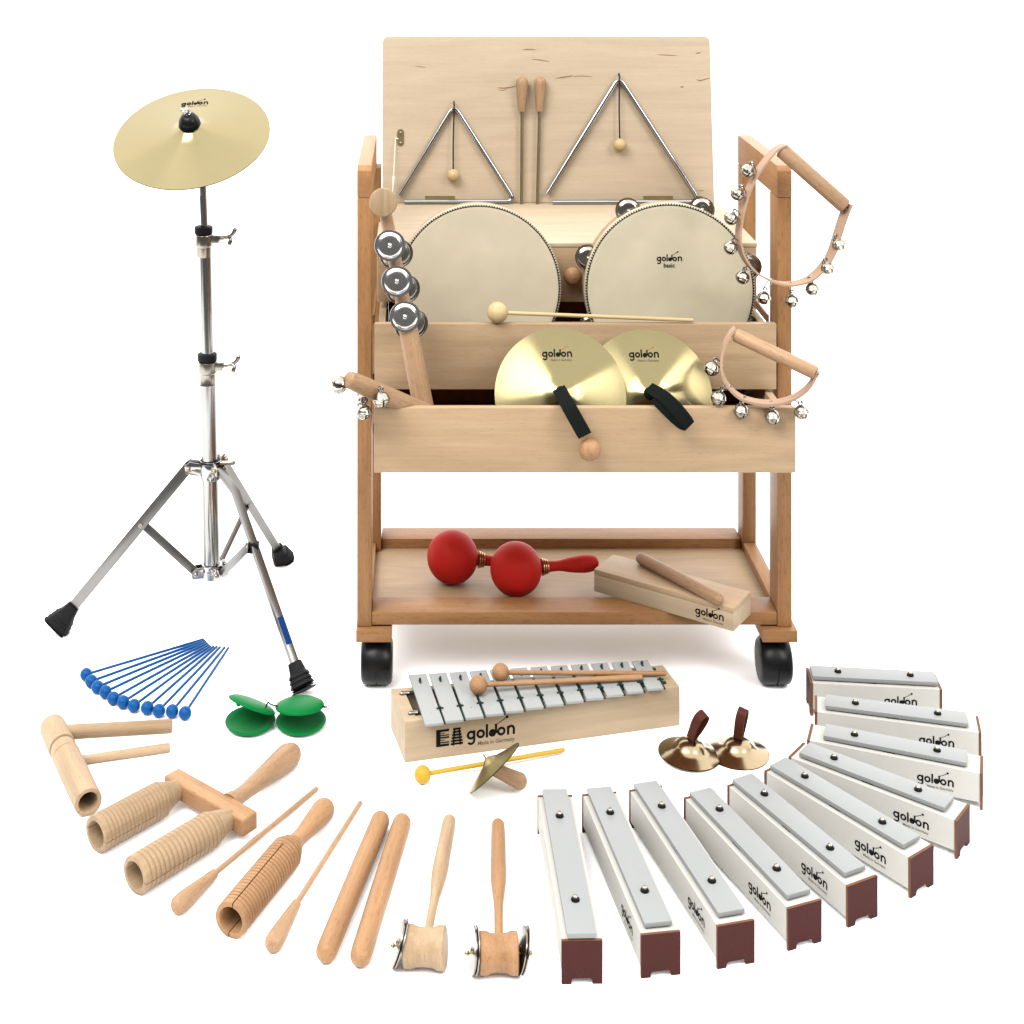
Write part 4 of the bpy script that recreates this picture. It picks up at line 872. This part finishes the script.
for i, (np_, fp, lab) in enumerate(bars):
    a, e = G(*np_, HB), G(*fp, HB); a.z = e.z = 0; d = (e - a).normalized(); L = (e - a).length; r_ = Vector((d.y, -d.x, 0))
    t = thing('chime_bar', 'white box chime bar, ' + lab, 'chime bar', (a + e) / 2 + r_ * WB / 2, 'chime bars fanned out on the right')
    fm = Matrix.Translation(a) @ Matrix(((r_.x, d.x, 0, 0), (r_.y, d.y, 0, 0), (0, 0, 1, 0), (0, 0, 0, 1)))
    def q(x, y, z): return fm @ Vector((x, y, z))
    ct = 0.0034
    b = MB(); b.hexa([q(0.0006, ct, 0.009), q(WB - 0.0006, ct, 0.009), q(WB - 0.0006, L - ct, 0.009), q(0.0006, L - ct, 0.009), q(0.0006, ct, HB - 0.0004), q(WB - 0.0006, ct, HB - 0.0004), q(WB - 0.0006, L - ct, HB - 0.0004), q(0.0006, L - ct, HB - 0.0004)])
    b.build('resonator_box', M['whitebox'], t, bevel=0.0006, frame_=fm)
    for y0, y1 in ((0.0, ct - 0.0001), (L - ct + 0.0001, L)):
        b = MB(); nw = 0.010; prf = [(0, 0), (nw, 0), (nw + 0.001, 0.0048), (nw + 0.003, 0.0060), (WB - nw - 0.003, 0.0060), (WB - nw - 0.001, 0.0048), (WB - nw, 0), (WB, 0), (WB, HB), (0, HB)]
        n_ = len(prf); vs = [q(x, y0, z) for x, z in prf] + [q(x, y1, z) for x, z in prf]
        b.add(vs, [tuple(range(n_)), tuple(reversed(range(n_, 2 * n_)))], M['endcap']); b.add(vs, [(k, (k + 1) % n_, n_ + (k + 1) % n_, n_ + k) for k in range(n_)], M['capedge'])
        b.build('end_cap', M['endcap'], t, frame_=fm)
    x0, x1, z0, z1 = WB * 0.14, WB * 0.845, HB + 0.0016, HB + 0.0068; yn, yf = NI[i], L - FI[i]
    b = MB(); b.hexa([q(x0, yn, z0), q(x1, yn, z0), q(x1, yf, z0), q(x0, yf, z0), q(x0, yn, z1), q(x1, yn, z1), q(x1, yf, z1), q(x0, yf, z1)]); b.build('tone_bar', M['alu'], t, bevel=0.0005, frame_=fm)
    b = MB()
    for yy in (yn + (yf - yn) * 0.205, yn + (yf - yn) * 0.785): b.hexa([q(x0 + 0.002, yy - 0.004, HB), q(x1 - 0.002, yy - 0.004, HB), q(x1 - 0.002, yy + 0.004, HB), q(x0 + 0.002, yy + 0.004, HB), q(x0 + 0.002, yy - 0.004, z0 - 0.0002), q(x1 - 0.002, yy - 0.004, z0 - 0.0002), q(x1 - 0.002, yy + 0.004, z0 - 0.0002), q(x0 + 0.002, yy + 0.004, z0 - 0.0002)])
    b.build('felt_pad', M['rubber'], t, frame_=fm)
    for yy in (yn + (yf - yn) * 0.205, yn + (yf - yn) * 0.785):
        c = q(WB / 2 * 0.985, yy, z1)
        b = MB(); b.lathe([(0, 0.0046), (0.0010, 0.0048), (0.0026, 0.0040), (0.0028, 0.002)], c, (0, 0, 1), 20); w_ = b.build('bolt', M['rubber'], t)
        b = MB(); b.lathe([(0.0020, 0.0026), (0.0036, 0.0031), (0.0048, 0.0029), (0.0056, 0.0018), (0.0058, 0)], c, (0, 0, 1), 20); b.build('bolt_head', M['nickel'], w_, smooth=60)
    b = MB(); b.hexa([q(x0 + 0.001, L * 0.49, HB - 0.0002), q(x0 + 0.004, L * 0.49, HB - 0.0002), q(x0 + 0.004, L * 0.56, HB - 0.0002), q(x0 + 0.001, L * 0.56, HB - 0.0002), q(x0 + 0.001, L * 0.49, HB + 0.0012), q(x0 + 0.004, L * 0.49, HB + 0.0012), q(x0 + 0.004, L * 0.56, HB + 0.0012), q(x0 + 0.001, L * 0.56, HB + 0.0012)])
    b.build('sound_slot', M['ink'], t, frame_=fm)
    if i > 0:
        logo(plane_map(q(0.0006, 0.056, 0.0245), -d, (0, 0, 1), 0.0435 / 5.6), t)

# ------------------------------------------------------------------ blue mallets
Z6 = lambda x, y: (70 + x / 6.02, 630 + y / 6.02)
hd = [(97, 267), (128, 308), (165, 343), (213, 372), (260, 410), (320, 433), (385, 455), (465, 468), (535, 485), (615, 488), (693, 500)]
en = [(800, 57), (808, 65), (816, 73), (824, 82), (833, 91), (843, 99), (862, 101), (882, 101), (902, 104), (930, 106), (952, 110)]
ords = ['at the left end of the fan', 'second from the left end of the fan', 'third from the left end of the fan', 'fourth from the left end of the fan', 'fifth from the left end of the fan', 'in the middle of the fan', 'fifth from the right end of the fan', 'fourth from the right end of the fan', 'third from the right end of the fan', 'second from the right end of the fan', 'at the right end of the fan, nearest the castanets']
for i in range(11):
    mallet(G(*Z6(*hd[i]), 0.0090), 0.0088, G(*Z6(*en[i]), 0.0025 + 0.0014 * i), 0.00195, (M['blue'], M['blue']), 'blue plastic mallet ' + ords[i], group='blue mallets in a fan')

# ------------------------------------------------------------------ castanets
def shell(c, Rr, n, up, name, par, depth=0.0065, ell=1.0):
    X, Yv, Z = frame(n, up); b = MB(); seg = 40
    prof = [(-depth, 0.0), (-depth, Rr * 0.45), (-depth * 0.72, Rr * 0.80), (-depth * 0.25, Rr * 0.965), (0.0006, Rr), (0.0016, Rr * 0.985), (0.0016, Rr * 0.90), (-0.0012, Rr * 0.76), (-0.0038, Rr * 0.45), (-0.0044, 0.0)]
    b.lathe(prof, c, n, seg, up=up); return b.build(name, M['green'], par, smooth=60)
ch = G(275.5, 711, 0.006); YCa = 2.118
for i, (px, lab, tilt, w) in enumerate(((250.3, 'green plastic castanet pair on the left, upper shell seen edge-on', 0, -1), (301, 'green plastic castanet pair on the right, below the stand foot', 1, 1))):
    c = G(px, 721.5, 0.006); Rr = 25.2 * c.y / F
    t = thing('castanet', lab, 'castanets', (c.x, c.y, 0), 'green castanets')
    shell(c + Vector((0, 0, 0.0012)), Rr, Vector((0, -0.04, 1)), (1, 0, 0), 'lower_shell', t)
    if i == 0:
        cu = P(252.0, 704.5, c.y + 0.001); nn = Vector((-0.32, -0.33, -0.88)).normalized(); o = shell(cu, Rr * 0.99, nn, (1, 0, 0), 'upper_shell', t, 0.0055)
        b = MB(); b.sphere(P(238.5, 704.0, c.y - 0.020), 0.0034); b.build('knob', M['green'], o)
        b = MB(); b.tube(smooth_path([P(266, 707, c.y - 0.012), P(268, 702.5, c.y - 0.010), P(271, 704.5, c.y - 0.008), P(277, 706, c.y - 0.004)], 4), 0.0011, seg=8); b.build('cord', M['blackcord'], t)
    else:
        cu = P(299.8, 705.5, c.y + 0.002); nn = Vector((0.03, -0.15, -0.985)).normalized(); shell(cu, Rr * 0.98, nn, (1, 0, 0), 'upper_shell', t, 0.0060)
        b = MB()
        for q in (705, 709): b.tube(smooth_path([P(321, 706.5, c.y - 0.006), P(325, 707, c.y - 0.008), P(329, q, c.y - 0.008)], 3), 0.0007, seg=6)
        b.sphere(P(324.5, 707, c.y - 0.008), 0.0016, seg=8, rings=6)
        b.build('cord', M['blackcord'], t)

# ------------------------------------------------------------------ hollow wooden tubes
def hollow(p_open, p_far, r_open, prof_outer, bore, bore_depth, slit_len, mat, name, par, slit_a=0.0, groove=None, slit_w=0.0009, up=(0, 0, 1), gmat=None):
    """turned wooden tube, mouth at p_open; prof_outer [(t, r)] in metres from the mouth; saw slits on two opposite sides"""
    d = Vector(p_far) - Vector(p_open); L = d.length
    sp = smooth_path([Vector((t, r, 0)) for t, r in prof_outer], 4); base_ = [(v.x, v.y) for v in sp]
    def rad(t):
        for i in range(len(base_) - 1):
            if base_[i][0] <= t <= base_[i + 1][0]:
                f = (t - base_[i][0]) / max(1e-9, base_[i + 1][0] - base_[i][0]); return base_[i][1] * (1 - f) + base_[i + 1][1] * f
        return base_[-1][1]
    n = int(L / 0.0006); ts = [0.0015 + (L - 0.0015) * k / n for k in range(n + 1)]
    def R_(t):
        r = rad(t)
        if groove and groove[0] <= t <= groove[1]:
            ph = ((t - groove[0]) / groove[2]) % 1.0; r -= groove[3] * max(0.0, 1 - abs(ph - 0.5) / 0.26) ** 0.7 if abs(ph - 0.5) < 0.26 else 0
        return r
    outer = [(0.0, rad(0) - 0.0012), (0.0004, rad(0) - 0.0004)] + [(t, R_(t)) for t in ts]
    rm = None
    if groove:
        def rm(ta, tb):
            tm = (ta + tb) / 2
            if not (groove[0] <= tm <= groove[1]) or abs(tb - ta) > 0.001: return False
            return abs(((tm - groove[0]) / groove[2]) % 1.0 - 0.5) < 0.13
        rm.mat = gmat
    b = MB(); cut = [q for q in outer if q[0] <= slit_len]; rest = [q for q in outer if q[0] > slit_len]
    tl = cut[-1][0]
    inner = [(min(tl, bore_depth), bore), (0.0012, bore), (0.0, bore + 0.0008)]
    loop = cut + ([(tl, bore)] if tl <= bore_depth else [(tl, 0.0005), (bore_depth, 0.0005), (bore_depth, bore)]) + inner[1:]
    for s in (0, 1):
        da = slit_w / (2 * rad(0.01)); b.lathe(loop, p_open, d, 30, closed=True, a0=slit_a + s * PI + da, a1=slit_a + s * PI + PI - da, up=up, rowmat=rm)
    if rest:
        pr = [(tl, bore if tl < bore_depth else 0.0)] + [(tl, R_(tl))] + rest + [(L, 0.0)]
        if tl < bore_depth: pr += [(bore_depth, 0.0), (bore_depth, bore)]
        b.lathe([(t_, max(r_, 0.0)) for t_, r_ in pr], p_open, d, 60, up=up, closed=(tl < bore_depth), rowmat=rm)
    return b.build(name, mat, par, frame_=fmat(p_open, d, up), smooth=35)

# two-tone wood block: cross handle, groove in the middle
ro = 0.0172
mo = G(88.5, 802.5, ro); fa_ = G(50.5, 722.5, ro)
t = thing('tone_block', 'turned wooden tube block with side handle, lying far left', 'wood block', ((mo + fa_) / 2).xy.to_3d())
L = (fa_ - mo).length
hollow(mo, fa_, ro, [(0, ro - 0.001), (0.006, ro), (L * 0.5, ro + 0.0002), (L * 0.535, ro), (L * 0.54, ro - 0.0026), (L * 0.56, ro - 0.0030), (L * 0.57, ro - 0.0008), (L * 0.645, ro - 0.0008), (L * 0.65, ro - 0.0030), (L * 0.665, ro - 0.0028), (L * 0.67, ro), (L - 0.018, ro), (L - 0.009, ro * 0.88), (L - 0.003, ro * 0.55), (L, 0.001)], 0.0118, L * 0.48, 0.014, wood('pale', 'z'), 'tube', t, slit_a=R(235))
a, e = G(59, 732.5, ro + 0.002), G(172.5, 726, ro * 0.95)
b = MB(); b.lathe([(0.0, 0.0095), (0.02, 0.0092), ((e - a).length - 0.003, 0.0088), ((e - a).length - 0.001, 0.0082), ((e - a).length, 0.007)], a, e - a, 28); b.build('handle', wood('pale', 'z'), t, frame_=fmat(a, e - a))
a, e = G(78, 760.5, 0.0060), G(170, 747.3, 0.0056)
b = MB(); b.lathe([(0, 0.0050), (0.004, 0.0056), ((e - a).length - 0.002, 0.0058), ((e - a).length, 0.0048)], a, e - a, 24); o = b.build('beater', wood('pale', 'z'), frame_=fmat(a, e - a), smooth=60); tag(o, 'thin plain wooden stick lying just below the side handle of the far-left block', 'stick')

# double guiro
t = thing('double_guiro', 'double wooden guiro, two ribbed tubes on a crossbar with one handle', 'guiro', G(190, 830))
zc0 = 0.0095
A0, A1 = G(163.5, 775.5, zc0 + 0.021), G(243.0, 820.5, zc0 + 0.021); dv = A1 - A0; dv.z = 0; wv = Vector((-dv.y, dv.x, 0)).normalized() * 0.0245
A0.z = A1.z = zc0
b = MB(); b.obox(A0, dv, wv, (0, 0, 0.021)); b.build('crossbar', wood('warm', 'x'), t, bevel=0.003, frame_=Matrix.Translation(A0) @ Matrix.Rotation(math.atan2(dv.y, dv.x), 4, 'Z'), segs=3)
rg = 0.0208
for (po, pf, sa) in (((95.8, 834.5), (177.5, 789.5), R(100)), ((134.5, 875.5), (230, 817.5), R(100))):
    mo, fa_ = G(*po, rg), G(*pf, rg); L = (fa_ - mo).length
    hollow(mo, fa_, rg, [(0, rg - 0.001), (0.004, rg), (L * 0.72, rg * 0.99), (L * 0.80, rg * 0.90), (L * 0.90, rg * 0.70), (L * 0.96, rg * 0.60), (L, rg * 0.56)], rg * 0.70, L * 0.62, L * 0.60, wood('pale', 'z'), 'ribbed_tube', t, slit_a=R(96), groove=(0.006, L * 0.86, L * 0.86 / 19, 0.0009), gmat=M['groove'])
hs = (A0 + A1) / 2 + dv * 0.08 + Vector((0, 0, 0.0105)); hs = A0 + dv * 0.66 + wv * 0.9 + Vector((0, 0, 0.0105)); he = G(296.5, 749.5, 0.0145)
b = MB(); b.lathe(club(hs, he, [(0, 0.0135), (0.06, 0.0125), (0.13, 0.0098), (0.25, 0.0095), (0.45, 0.0115), (0.7, 0.0145), (0.88, 0.0158), (1, 0.0140)], False, True), hs, he - hs, 32); b.build('handle', wood('dowel', 'z'), t, frame_=fmat(hs, he - hs), smooth=60)

def baton(hd_, jn, tip, rh, rj, rt, label):
    a, j, e = G(*hd_, rh), G(*jn, rj + 0.002), G(*tip, rt)
    t = thing('guiro_beater', label, 'beater', (a.x, a.y, 0), 'wooden guiro beaters')
    b = MB(); b.lathe(club(a, j, [(0, rh), (0.25, rh), (0.65, rh * 0.74), (1, rj)], True, False), a, j - a, 28); b.build('grip', wood('dowel', 'z'), t, frame_=fmat(a, j - a), smooth=60)
    b = MB(); b.tube([j - (e - j).normalized() * 0.004, e], rt, seg=14); b.build('rod', wood('dowel', 'z'), t, frame_=fmat(j, e - j), smooth=60)
baton((174, 909), (214.5, 873.5), (316, 789), 0.0100, 0.0052, 0.0031, 'club-ended wooden beater between the double guiro and the single guiro')
baton((270.5, 948), (296.5, 903.5), (360, 803), 0.0098, 0.0051, 0.0031, 'club-ended wooden beater between the single guiro and the claves')

# single guiro
t = thing('guiro', 'single ribbed wooden guiro with turned handle, its saw slit facing up', 'guiro', G(270, 880))
rg = 0.0196; mo, fa_ = G(230.5, 920.5, rg), G(294.5, 843, rg); L = (fa_ - mo).length
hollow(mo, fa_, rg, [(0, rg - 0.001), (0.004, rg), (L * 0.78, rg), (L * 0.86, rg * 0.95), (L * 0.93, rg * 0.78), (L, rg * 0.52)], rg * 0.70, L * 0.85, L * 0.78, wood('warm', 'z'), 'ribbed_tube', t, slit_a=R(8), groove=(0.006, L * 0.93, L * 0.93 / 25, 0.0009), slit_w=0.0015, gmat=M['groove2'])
hs, he = mo.lerp(fa_, 0.97), G(328.5, 804.5, 0.0130)
b = MB(); b.lathe(club(hs, he, [(0, 0.0118), (0.12, 0.0094), (0.3, 0.0096), (0.6, 0.0122), (0.85, 0.0140), (1, 0.0132)], False, True), hs, he - hs, 32); b.build('handle', wood('warm', 'z'), t, frame_=fmat(hs, he - hs), smooth=60)

# claves
for (n0, f0, lab) in (((323.5, 958), (382.5, 815.5), 'round-ended wooden clave, the left one of the pair'), ((358.5, 962), (403.5, 818), 'round-ended wooden clave, the right one of the pair')):
    a, e = G(*n0, 0.0114), G(*f0, 0.0114); b = MB(); b.lathe(club(a, e, [(0, 0.0114), (0.5, 0.0116), (1, 0.0114)]), a, e - a, 32)
    o = b.build('clave', wood('warm', 'z'), frame_=fmat(a, e - a), smooth=60); tag(o, lab, 'clave', 'pair of claves')

# jingle rattles
def rattle(top_, belly, neck, blk, bw, bh, tilt, label, kind, discs, mat):
    rb = bh / 2 * 1.68 / F / 1.17
    a = G(*top_, 0.0085); c = G(*blk, rb); nk = G(*neck, rb * 0.9)
    t = thing('jingle_rattle', label, 'rattle', (c.x, c.y, 0), 'wooden hand rattles with jingles')
    b = MB(); Lh = (c - a).length; b.lathe(club(a, c, [(0, 0.0082), (0.1, 0.0084), (0.30, 0.0088), (0.46, 0.0090), (0.58, 0.0070), (0.68, 0.0052), (0.85, 0.0049), (1.0, 0.0052)], True, False), a, c - a, 28); b.build('handle', mat('z'), t, frame_=fmat(a, c - a), smooth=60)
    sx = Vector((math.cos(tilt), 0, 0)) + Vector((0, math.sin(tilt) * 0.6, -math.sin(tilt) * 0.2)); sx.normalize(); hw = bw / 2 * 1.66 / F
    b = MB(); b.lathe([(-hw, 0), (-hw, rb * 0.93), (-hw + 0.001, rb), (-hw * 0.62, rb * 0.99), (-hw * 0.42, rb * 0.90), (0, rb * 0.86), (hw * 0.42, rb * 0.90), (hw * 0.62, rb * 0.99), (hw - 0.001, rb), (hw, rb * 0.93), (hw, 0)], c, sx, 44); b.build('block', mat('x'), t, frame_=fmat(c, sx), smooth=35)
    for s, dn, pinl in discs:
        pc = c + sx * s * (hw + 0.005) + Vector((0, 0, 0.003)); n = Vector(dn).normalized()
        b = MB(); b.tube([c + sx * s * hw, c + sx * s * (hw + 0.012)], 0.0011, seg=8); b.sphere(c + sx * s * (hw + 0.013), 0.0026, seg=12, rings=8); b.build('nail', M['brassplain'], t)
        jd(pc - sx * s * 0.0015, n, rb * 1.13, t, mat=M['steel']); jd(pc + sx * s * 0.0025, -n, rb * 1.13, t, mat=M['steel'])
rattle((450, 818), (439, 879), (431, 908), (425.3, 947), 41, 44, R(-14), 'pale wooden rattle with jingles on its left side, tilted handle', 'rattle', ((-1, (-0.95, 0.06, 0.31), 1),), lambda a: wood('pale', a))
rattle((498, 822), (497, 880), (497, 908), (498.7, 953), 38, 43, R(0), 'orange-brown wooden rattle with jingles on both sides, upright handle', 'rattle', ((-1, (-0.99, -0.11, 0.12), 1), (1, (0.97, 0.04, -0.22), 1)), lambda a: wood('warm', a))

# ------------------------------------------------------------------ light
w = bpy.data.worlds.new('World'); scene.world = w; w.use_nodes = True; nt = w.node_tree; N, L_ = nt.nodes.new, nt.links.new
bg = nt.nodes['Background']
tc = N('ShaderNodeTexCoord'); sp = N('ShaderNodeSeparateXYZ'); L_(tc.outputs['Generated'], sp.inputs[0])
# white backdrop behind, bright ceiling, darker room in front where the photographer stands
r1 = N('ShaderNodeMapRange'); r1.interpolation_type = 'SMOOTHSTEP'; r1.inputs[1].default_value = -0.10; r1.inputs[2].default_value = 0.30; r1.inputs[3].default_value = 0.10; r1.inputs[4].default_value = 1.3; L_(sp.outputs[1], r1.inputs[0])
r2 = N('ShaderNodeMapRange'); r2.interpolation_type = 'SMOOTHSTEP'; r2.inputs[1].default_value = 0.30; r2.inputs[2].default_value = 0.72; r2.inputs[3].default_value = 0.0; r2.inputs[4].default_value = 1.15; L_(sp.outputs[2], r2.inputs[0])
mx = N('ShaderNodeMath'); mx.operation = 'MAXIMUM'; L_(r1.outputs[0], mx.inputs[0]); L_(r2.outputs[0], mx.inputs[1])
cb = N('ShaderNodeCombineColor'); 
for k in range(3): L_(mx.outputs[0], cb.inputs[k])
L_(cb.outputs[0], bg.inputs['Color']); bg.inputs['Strength'].default_value = 2.1
def area(name, loc, tgt, size, sy, power, col=(1, 1, 1)):
    l = bpy.data.lights.new(name, 'AREA'); l.shape = 'RECTANGLE'; l.size = size; l.size_y = sy; l.energy = power; l.color = col
    o = bpy.data.objects.new(name, l); COL.objects.link(o); o.location = loc
    o.rotation_euler = (Vector(tgt) - Vector(loc)).to_track_quat('-Z', 'Y').to_euler(); return o
area('softbox', (-1.4, 0.3, 3.3), (0.1, 2.1, 0.2), 2.2, 1.8, 150)
area('softbox', (2.2, 0.3, 2.2), (0.2, 2.1, 0.3), 1.0, 1.5, 50)
# ------------------------------------------------------------------ camera
cam = bpy.data.cameras.new('camera'); co = bpy.data.objects.new('camera', cam); COL.objects.link(co)
co.location = (0, 0, H); co.rotation_euler = (R(90), 0, 0)
cam.sensor_width = 36; cam.lens = F / 1024 * 36; cam.shift_x = (512 - CX) / 1024; cam.shift_y = -(512 - HY) / 1024; cam.clip_start = 0.05; cam.clip_end = 200
scene.camera = co
scene.view_settings.view_transform = 'Standard'; scene.view_settings.look = 'None'; scene.view_settings.gamma = 1; scene.view_settings.exposure = 0.34
scene.render.resolution_x = 1024; scene.render.resolution_y = 1024
